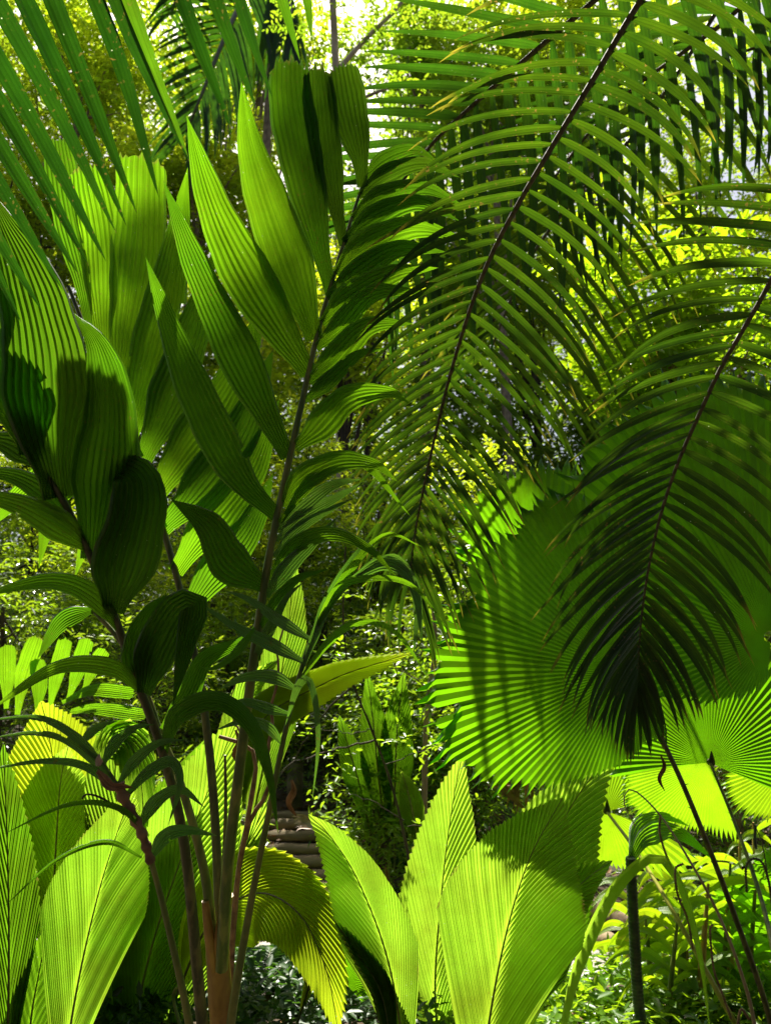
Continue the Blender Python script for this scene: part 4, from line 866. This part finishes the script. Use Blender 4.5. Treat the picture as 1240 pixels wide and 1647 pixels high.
LF(r2, [(232, 1115, 2.0), (250, 1050, 1.92), (285, 985, 1.86), (312, 975, 1.84), (300, 1030, 1.8), (278, 1135, 1.78)], 84, 'broad_dark', kind='arch', roll=-5, fold=16, np_=9)
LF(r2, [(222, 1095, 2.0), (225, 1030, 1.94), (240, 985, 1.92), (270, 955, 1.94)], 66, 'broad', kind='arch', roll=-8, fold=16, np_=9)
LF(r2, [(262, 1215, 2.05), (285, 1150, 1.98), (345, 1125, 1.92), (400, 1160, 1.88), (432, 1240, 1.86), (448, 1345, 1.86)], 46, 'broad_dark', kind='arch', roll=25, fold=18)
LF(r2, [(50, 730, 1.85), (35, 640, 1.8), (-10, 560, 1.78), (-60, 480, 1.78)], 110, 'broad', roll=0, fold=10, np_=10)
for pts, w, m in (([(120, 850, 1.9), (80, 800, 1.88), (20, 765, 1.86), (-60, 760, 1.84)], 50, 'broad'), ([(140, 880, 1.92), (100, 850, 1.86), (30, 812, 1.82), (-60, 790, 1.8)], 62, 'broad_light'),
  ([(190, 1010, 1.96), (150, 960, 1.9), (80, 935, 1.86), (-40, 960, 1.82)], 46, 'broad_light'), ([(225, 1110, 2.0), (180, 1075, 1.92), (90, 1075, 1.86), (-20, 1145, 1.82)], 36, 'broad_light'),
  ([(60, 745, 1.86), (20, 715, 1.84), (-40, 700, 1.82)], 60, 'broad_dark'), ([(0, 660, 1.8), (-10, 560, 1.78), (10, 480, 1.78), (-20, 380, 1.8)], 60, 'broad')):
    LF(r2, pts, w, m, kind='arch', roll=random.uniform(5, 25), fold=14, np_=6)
# leaf 3: bright leaf behind
r3 = tubep(palm, 'frond', [(352, 1560, 2.32), (350, 1400, 2.36), (338, 1220, 2.42), (318, 1080, 2.48), (290, 950, 2.55), (262, 850, 2.6), (232, 760, 2.65), (195, 660, 2.7), (150, 560, 2.75), (110, 460, 2.8)], 8.5, 3, 'petiole_dark', 60)
r3['label'] = 'sunlit leaf behind with fanned bright leaflets'
for pts, w, m, kd, rl in (
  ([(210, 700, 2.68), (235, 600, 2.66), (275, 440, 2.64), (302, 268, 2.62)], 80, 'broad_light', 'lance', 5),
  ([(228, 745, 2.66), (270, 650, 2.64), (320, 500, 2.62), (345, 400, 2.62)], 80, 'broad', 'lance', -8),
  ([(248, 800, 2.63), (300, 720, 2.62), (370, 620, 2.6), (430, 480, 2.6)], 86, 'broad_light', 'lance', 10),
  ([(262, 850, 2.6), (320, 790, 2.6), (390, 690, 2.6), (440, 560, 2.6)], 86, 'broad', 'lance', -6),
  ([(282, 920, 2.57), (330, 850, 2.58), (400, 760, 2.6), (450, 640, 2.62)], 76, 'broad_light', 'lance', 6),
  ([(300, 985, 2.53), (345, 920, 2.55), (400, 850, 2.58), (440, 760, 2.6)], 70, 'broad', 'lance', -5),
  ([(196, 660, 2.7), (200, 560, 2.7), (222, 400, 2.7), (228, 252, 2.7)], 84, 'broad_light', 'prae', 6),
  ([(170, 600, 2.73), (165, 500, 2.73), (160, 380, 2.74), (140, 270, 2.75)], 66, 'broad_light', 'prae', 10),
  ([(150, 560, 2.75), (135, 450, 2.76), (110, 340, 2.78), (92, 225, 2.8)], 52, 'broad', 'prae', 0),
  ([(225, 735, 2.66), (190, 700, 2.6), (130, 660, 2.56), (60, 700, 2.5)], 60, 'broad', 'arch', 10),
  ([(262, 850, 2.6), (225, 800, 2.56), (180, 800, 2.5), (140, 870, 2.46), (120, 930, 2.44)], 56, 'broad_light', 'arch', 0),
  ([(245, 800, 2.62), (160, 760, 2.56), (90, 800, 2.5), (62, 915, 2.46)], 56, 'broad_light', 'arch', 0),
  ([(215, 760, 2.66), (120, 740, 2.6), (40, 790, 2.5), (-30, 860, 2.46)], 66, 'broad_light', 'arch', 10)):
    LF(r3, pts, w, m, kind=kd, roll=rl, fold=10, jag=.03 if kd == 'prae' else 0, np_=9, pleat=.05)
# leaf 4: second brown stalk passing behind
r4 = tubep(palm, 'frond', [(348, 1560, 2.28), (328, 1400, 2.26), (290, 1260, 2.26), (258, 1180, 2.28), (232, 1105, 2.32), (200, 1040, 2.36), (150, 980, 2.4)], 9, 4, 'petiole', 50)
LF(r4, [(150, 980, 2.4), (100, 1000, 2.36), (60, 1060, 2.34)], 36, 'broad', kind='arch', roll=10)
LF(r4, [(258, 1180, 2.28), (300, 1120, 2.3), (330, 1060, 2.34), (390, 1030, 2.38), (425, 990, 2.4)], 44, 'broad', kind='arch', roll=20)
# leaf 5: thin olive stalk with silvery leaflets, lower centre
r5 = tubep(palm, 'frond', [(362, 1720, 2.2), (378, 1600, 2.14), (404, 1450, 2.1), (436, 1290, 2.08), (456, 1190, 2.08), (478, 1100, 2.1), (500, 1030, 2.12), (540, 960, 2.14), (600, 900, 2.16)], 8, 2, 'petiole_light', 50)
r5['label'] = 'slim olive stalk with arching narrow leaflets'
for pts, w, m in (([(500, 1030, 2.12), (540, 950, 2.1), (590, 930, 2.06), (660, 940, 2.0), (720, 1010, 1.94)], 20, 'broad_light'),
  ([(478, 1100, 2.1), (530, 1030, 2.06), (580, 1000, 2.02), (640, 1020, 1.98), (700, 1110, 1.92)], 22, 'broad_light'),
  ([(510, 1010, 2.12), (560, 920, 2.12), (620, 860, 2.1), (680, 880, 2.06)], 22, 'broad_light'),
  ([(560, 935, 2.15), (620, 905, 2.14), (665, 940, 2.1), (680, 1040, 2.06)], 34, 'broad_dark'),
  ([(500, 1030, 2.12), (530, 960, 2.14), (565, 900, 2.16), (600, 860, 2.18)], 24, 'broad_dark'),
  ([(485, 1080, 2.1), (520, 990, 2.12), (560, 940, 2.14), (610, 900, 2.16)], 20, 'broad_dark'),
  ([(460, 1170, 2.08), (476, 1110, 2.04), (495, 1092, 2.0), (508, 1130, 1.97), (512, 1200, 1.96), (502, 1290, 1.96)], 22, 'broad_dark'),
  ([(500, 1030, 2.12), (450, 1000, 2.1), (400, 965, 2.1), (360, 950, 2.12)], 34, 'broad_dark'),
  ([(488, 1065, 2.1), (440, 1040, 2.08), (380, 1010, 2.08), (320, 970, 2.1)], 36, 'broad_dark'),
  ([(478, 1110, 2.1), (440, 1090, 2.08), (395, 1090, 2.08), (350, 1110, 2.1)], 32, 'broad_dark'),
  ([(468, 1150, 2.08), (430, 1140, 2.06), (390, 1130, 2.06), (350, 1150, 2.08)], 26, 'broad_dark'),
  ([(456, 1200, 2.08), (430, 1170, 2.06), (395, 1160, 2.06), (345, 1175, 2.08)], 26, 'broad_dark'),
  ([(600, 900, 2.16), (640, 900, 2.14), (670, 960, 2.1), (665, 1060, 2.08)], 26, 'broad_dark'),
  ([(410, 1010, 2.0), (380, 1050, 1.98), (345, 1075, 1.98), (318, 1072, 2.0)], 22, 'broad')):
    LF(r5, pts, w * .85, 'silver' if m == 'broad_dark' else m, kind='arch', roll=random.uniform(10, 40), fold=14, np_=5, pleat=.07)
tubep(palm, 'spear', [(356, 1480, 2.25), (361, 1380, 2.25), (363, 1290, 2.25), (362, 1215, 2.25)], 5, 2, 'petiole_dark')

# small withering palm at lower left
b = P(310, 1720, 2.0); b[2] = 0
wp = thing('young_palm', tuple(b), 'young palm with narrow grey green leaflets and a dead brown leaf at lower left', 'palm')
st = tubep(wp, 'stem', [(318, 1760, 2.0), (303, 1640, 1.96), (268, 1480, 1.92), (243, 1385, 1.9), (222, 1320, 1.9), (198, 1280, 1.9), (180, 1250, 1.9), (155, 1215, 1.9), (120, 1180, 1.9)], 8, 2.5, 'petiole_light', 50)
mb = MB(); C = curve(PP([(243, 1388, 1.89), (228, 1340, 1.885), (205, 1296, 1.885), (190, 1262, 1.885)]), 24); mb.tube(C, .013 * (1 + .25 * np.sin(np.arange(24) * 1.7)) * np.linspace(.8, 1.1, 24), 9); mb.build('dry_sheath', 'bark_orange', wp)
for pts, w, m in (([(205, 1285, 1.9), (140, 1235, 1.86), (70, 1225, 1.82), (-30, 1240, 1.78)], 22, 'broad_dark'), ([(190, 1262, 1.9), (120, 1200, 1.86), (60, 1180, 1.82), (-30, 1190, 1.78)], 24, 'broad_dark'),
  ([(170, 1235, 1.9), (120, 1185, 1.86), (60, 1155, 1.84), (-30, 1160, 1.8)], 24, 'broad_dark'), ([(240, 1345, 1.9), (190, 1300, 1.84), (110, 1295, 1.8), (0, 1345, 1.74)], 16, 'broad'), ([(228, 1380, 1.9), (170, 1355, 1.84), (90, 1385, 1.78), (0, 1465, 1.72)], 14, 'broad'),
  ([(190, 1262, 1.9), (215, 1225, 1.94), (255, 1195, 1.96), (300, 1190, 1.96)], 32, 'broad_dark'), ([(165, 1230, 1.9), (185, 1195, 1.94), (215, 1172, 1.96), (250, 1165, 1.98)], 30, 'broad_dark'), ([(130, 1195, 1.9), (150, 1175, 1.94), (170, 1165, 1.96), (190, 1160, 1.98)], 24, 'broad_dark'),
  ([(200, 1285, 1.9), (235, 1245, 1.92), (275, 1225, 1.92), (290, 1260, 1.88), (270, 1330, 1.86)], 30, 'broad_dark'), ([(240, 1385, 1.9), (265, 1345, 1.92), (300, 1335, 1.92), (350, 1345, 1.92)], 42, 'broad_dark'), ([(222, 1335, 1.9), (250, 1290, 1.92), (290, 1270, 1.94), (330, 1300, 1.94)], 34, 'broad_dark')):
    LF(wp, pts, w * .78, 'silver' if m == 'broad_dark' else m, kind='arch', roll=random.uniform(5, 35), fold=14, np_=6, pleat=.08)
leafp(wp, 'dead_leaf', [(157, 1240, 1.86), (180, 1262, 1.84), (200, 1264, 1.83), (215, 1268, 1.84)], 26, 'dead', 'lance', 5, roll=40, fold=25)
leafp(wp, 'dead_leaf', [(160, 1232, 1.86), (158, 1222, 1.85), (160, 1212, 1.85)], 16, 'dead_pale', 'lance', 5, roll=20, fold=25)
mb = MB(); mb.tube(curve(PP([(200, 1310, 1.86), (165, 1285, 1.84), (140, 1278, 1.84), (132, 1285, 1.84)]), 16), np.linspace(.004, .002, 16), 6); mb.build('dry_stalk', 'bark_dark', wp)

for k, (x, y, d, w, lab) in enumerate([(470, 1255, 2.6, 20, 'curled dead leaf caught on the bare forking twigs'), (378, 1175, 2.3, 18, 'brown dead leaflet draped among the palm stems'), (620, 1395, 4.4, 16, 'small dead leaf hanging behind the folded diamond leaf'), (1062, 1215, 2.9, 12, 'dead sliver of leaf caught beside the dark thorny stalk')]):
    C = curve(PP([(x, y, d), (x + 5, y + 18, d - .01), (x - 3, y + 38, d), (x + 8, y + 60, d + .02)]), 16); mb = MB(); blade(mb, C, w * d / F / 2, 'lance', 11, 35 * (-1) ** k, 38, .08)
    tag(mb.build('dead_leaf', 'dead', origin=C[0]), lab, 'leaf', 'dead leaves hung up in the plants')
# ============================================================ STRAP LEAFLETS HANGING FROM TOP LEFT
crown = P(100, -700, 2.2)
sb = np.array([crown[0] - .3, crown[1] + .3, 0.0])
def palm_trunk(root, base, top, r, m='bark'):
    C = curve([base, (np.array(base) + top) / 2 + [.04, .05, 0], top], 70); mb = MB(); k = np.arange(70); mb.tube(C, r * (1 - .25 * k / 70) * (1 + .05 * (k % 5 == 0)), 12); return mb.build('trunk', m, root)
HB = np.array([-2.2, 1.5, 0.0])
ap = thing('hanging_palm', tuple(HB), 'palm whose long spotted strap leaflets hang down from the top left corner', 'palm')
palm_trunk(ap, HB, np.array([-2.15, 1.55, 3.0]), .10)
fr = MB(); C = curve([np.array([-2.15, 1.55, 2.95]), P(-420, -60, 1.75), P(-170, 60, 1.65), P(-60, -60, 1.6), P(80, -175, 1.6), P(240, -210, 1.62), P(460, -220, 1.66)], 50); fr.tube(C, np.linspace(.016, .004, 50), 8)
fa = fr.build('frond', 'petiole', ap)
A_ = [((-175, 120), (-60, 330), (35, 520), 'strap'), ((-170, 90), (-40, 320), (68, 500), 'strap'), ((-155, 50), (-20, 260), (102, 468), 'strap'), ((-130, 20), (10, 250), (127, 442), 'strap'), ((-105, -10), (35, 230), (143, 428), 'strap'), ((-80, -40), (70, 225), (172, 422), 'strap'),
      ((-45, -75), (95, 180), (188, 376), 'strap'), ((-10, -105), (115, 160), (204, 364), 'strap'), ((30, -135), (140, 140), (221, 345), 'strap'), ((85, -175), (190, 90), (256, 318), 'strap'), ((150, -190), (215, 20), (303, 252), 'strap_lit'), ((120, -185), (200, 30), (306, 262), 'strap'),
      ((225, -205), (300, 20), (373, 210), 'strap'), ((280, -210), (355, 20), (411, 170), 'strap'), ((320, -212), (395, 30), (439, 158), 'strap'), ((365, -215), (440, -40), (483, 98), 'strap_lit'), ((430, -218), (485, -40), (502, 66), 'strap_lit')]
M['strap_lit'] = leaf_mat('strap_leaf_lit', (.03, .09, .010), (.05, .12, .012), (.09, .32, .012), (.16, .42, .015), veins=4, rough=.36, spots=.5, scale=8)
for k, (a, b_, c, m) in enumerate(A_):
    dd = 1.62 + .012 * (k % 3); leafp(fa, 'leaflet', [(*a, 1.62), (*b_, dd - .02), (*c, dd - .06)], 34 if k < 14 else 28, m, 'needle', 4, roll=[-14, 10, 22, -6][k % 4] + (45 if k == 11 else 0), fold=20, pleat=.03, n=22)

# ============================================================ FEATHER PALMS
# palm whose crown is off to the upper right: central drooping frond, rear frond, top right fronds
FB = np.array([2.6, 2.6, 0.0]); FT_ = np.array([2.45, 2.6, 4.7])
fp = thing('feather_palm', tuple(FB), 'feather palm whose long dark frond droops diagonally down the middle of the view', 'palm')
palm_trunk(fp, FB, FT_, .11)
frond(fp, [(1500, -560, 2.6), (1180, -230, 2.2), (1030, 0, 2.08), (955, 125, 2.06), (885, 240, 2.08), (835, 325, 2.12), (790, 410, 2.18), (755, 500, 2.25), (722, 610, 2.35), (700, 700, 2.45), (678, 800, 2.55), (664, 880, 2.62), (660, 930, 2.66)], 7, 1.5, [
  (62, .30, .99, [(.3, 310, 172, 182, 20), (.40, 315, 172, 200, 20), (.55, 310, 174, 218, 18), (.66, 275, 190, 234, 17), (.76, 240, 200, 236, 15), (.86, 190, 212, 236, 13), (.94, 170, 225, 262, 12), (1, 150, 255, 275, 11)], (-.1, -.25), 20),
  (60, .31, 1.0, [(.3, 250, 8, -22, 22), (.40, 265, -8, -58, 20), (.50, 250, -18, -76, 20), (.60, 240, -26, -76, 18), (.70, 240, -34, -70, 16), (.80, 240, -42, -64, 14), (.90, 215, -52, -70, 12), (1, 160, -70, -80, 11)], (-.05, -.3), -20)],
  'feather', 'rachis', seg=13, label='central frond drooping diagonally with yellowing leaflet tips')
RP = P(1500, -560, 4.3)
rp = thing('feather_palm', (RP[0], RP[1], hz(RP[0], RP[1])), 'farther feather palm with leaflets hanging like curtains behind the top of the central frond', 'palm')
palm_trunk(rp, np.array([RP[0], RP[1], hz(RP[0], RP[1]) - .1]), RP, .15)
frond(rp, [(1500, -560, 4.26), (1250, -260, 4.19), (1080, -110, 4.19), (950, 5, 4.19), (850, 90, 4.22), (770, 160, 4.26), (700, 225, 4.31), (640, 300, 4.34), (600, 350, 4.42)], 9, 2, [
  (24, .42, 1.0, [(.4, 330, 165, 150, 24), (.6, 330, 160, 162, 22), (.8, 240, 170, 180, 20), (1, 160, 190, 200, 16)], (.15, .05), 15),
  (30, .30, 1.0, [(.3, 420, -60, -92, 26), (.6, 430, -78, -90, 24), (.8, 420, -84, -92, 22), (1, 260, -80, -92, 18)], (.1, .0), 10)],
  'feather_back', 'rachis', cols=5, seg=11, label='rear frond with leaflets hanging straight down', each=True)
frond(rp, [(1500, -560, 4.34), (1350, -200, 4.65), (1200, 0, 4.81), (1110, 75, 4.81), (1020, 140, 4.88), (950, 210, 4.96), (880, 300, 5.04)], 7, 2, [
  (16, .40, 1.0, [(.4, 230, 175, 185, 20), (1, 190, 178, 215, 18)], (.1, .0), 20),
  (22, .22, 1.0, [(.2, 400, -85, -105, 26), (.5, 330, -84, -100, 20), (.8, 260, -80, -92, 16), (1, 220, -75, -88, 14)], (.05, .0), 30)],
  'feather_back', 'rachis', seg=11, label='top right frond with dark leaflets hanging like a curtain')
frond(rp, [(1500, -560, 4.19), (1450, -200, 4.50), (1330, -20, 4.65), (1250, 60, 4.81), (1150, 95, 4.88)], 7, 2, [
  (12, .45, 1.0, [(.4, 240, -95, -108, 26), (1, 200, -82, -100, 20)], (.05, .0), 30)], 'feather_back', 'rachis', seg=11, label='short outer frond at the top right corner')
frond(rp, [(1500, -560, 4.50), (1200, -60, 5.12), (1040, 190, 5.12), (940, 300, 5.19), (850, 420, 5.35), (790, 560, 5.42)], 6, 2, [
  (24, .4, 1.0, [(.4, 230, 190, 215, 16), (1, 190, 215, 240, 12)], (.1, .0), 20),
  (28, .4, 1.0, [(.4, 260, -35, -70, 16), (1, 300, -45, -72, 13)], (.05, .0), -20)], 'feather', 'rachis_green', seg=11, each=False, label='farther frond seen through the central one')

EB = np.array([2.05, 1.9, 0.0]); ET = np.array([1.95, 2.0, 3.3])
ep = thing('feather_palm', tuple(EB), 'feather palm whose frond hangs over the shaded fan leaves at right', 'palm')
palm_trunk(ep, EB, ET, .09)
frond(ep, [(1900, -240, 2.1), (1480, 60, 2.1), (1330, 270, 2.1), (1240, 450, 2.1), (1195, 530, 2.12), (1160, 590, 2.15), (1125, 665, 2.2), (1090, 745, 2.25), (1062, 830, 2.32), (1042, 920, 2.4), (1030, 1010, 2.48), (1026, 1090, 2.55), (1024, 1120, 2.58)], 7, 1.4, [
  (50, .46, 1.0, [(.36, 230, 175, 165, 20), (.45, 270, 172, 190, 20), (.55, 270, 178, 216, 19), (.66, 275, 198, 226, 18), (.78, 265, 208, 238, 16), (.88, 225, 220, 248, 14), (.95, 150, 235, 260, 12), (1, 110, 262, 268, 11)], (-.05, -.2), 18),
  (46, .46, 1.0, [(.38, 230, 5, -20, 22), (.50, 230, -5, -35, 22), (.62, 230, -18, -55, 20), (.72, 250, -26, -70, 18), (.82, 235, -34, -76, 17), (.9, 195, -44, -78, 15), (.96, 120, -62, -84, 13), (1, 100, -80, -90, 11)], (.0, -.25), -18)],
  'feather', 'rachis', seg=13, dens=.62, label='hanging frond with a dark shaded tip')

# farther small frond at top left
GD = 29.0
def gk(l): return [(x, y, d / 5 * GD) for x, y, d in l]
gx_ = P(440, -60, 5.6 / 5 * GD)[0]; gy_ = P(440, -60, 5.6 / 5 * GD)[1]
gp = thing('distant_palm', (gx_, gy_, hz(gx_, gy_)), 'smaller feather palm behind the hanging strap leaflets at the top', 'palm')
palm_trunk(gp, np.array([gx_, gy_, hz(gx_, gy_) - .2]), P(440, -60, 5.6 / 5 * GD), .2)
frond(gp, gk([(440, -60, 5.6), (418, -45, 5.3), (385, 10, 5.0), (355, 75, 4.8), (325, 150, 4.7), (300, 210, 4.7)]), 6, 2, [
  (22, .35, 1.0, [(.3, 150, 165, 195, 12), (.7, 130, 195, 225, 11), (1, 110, 225, 250, 9)], (0, -.1), 10),
  (26, .2, 1.0, [(.2, 150, -65, -92, 13), (.7, 160, -75, -95, 12), (1, 110, -85, -100, 9)], (0, -.1), -10)], 'feather_back', 'rachis_green', seg=9)
frond(gp, gk([(440, -60, 5.6), (452, -45, 5.3), (465, 0, 5.1), (470, 60, 5.0)]), 5, 2, [
  (14, .2, 1.0, [(.2, 200, -110, -98, 14), (1, 150, -100, -95, 12)], (0, -.1), 10), (12, .2, 1.0, [(.2, 170, -70, -85, 14), (1, 120, -80, -88, 12)], (0, -.1), -10)], 'feather_back', 'rachis_green', seg=9)
frond(gp, gk([(440, -60, 5.6), (350, -85, 5.5), (300, -40, 5.4), (275, 20, 5.4)]), 5, 2, [(12, .4, 1.0, [(.3, 90, 200, 240, 9), (1, 70, 215, 250, 8)], (0, 0), 10), (12, .4, 1.0, [(.3, 110, -10, -50, 9), (1, 90, -60, -80, 8)], (0, 0), 10)], 'feather_back', 'rachis_green', seg=8, each=False)
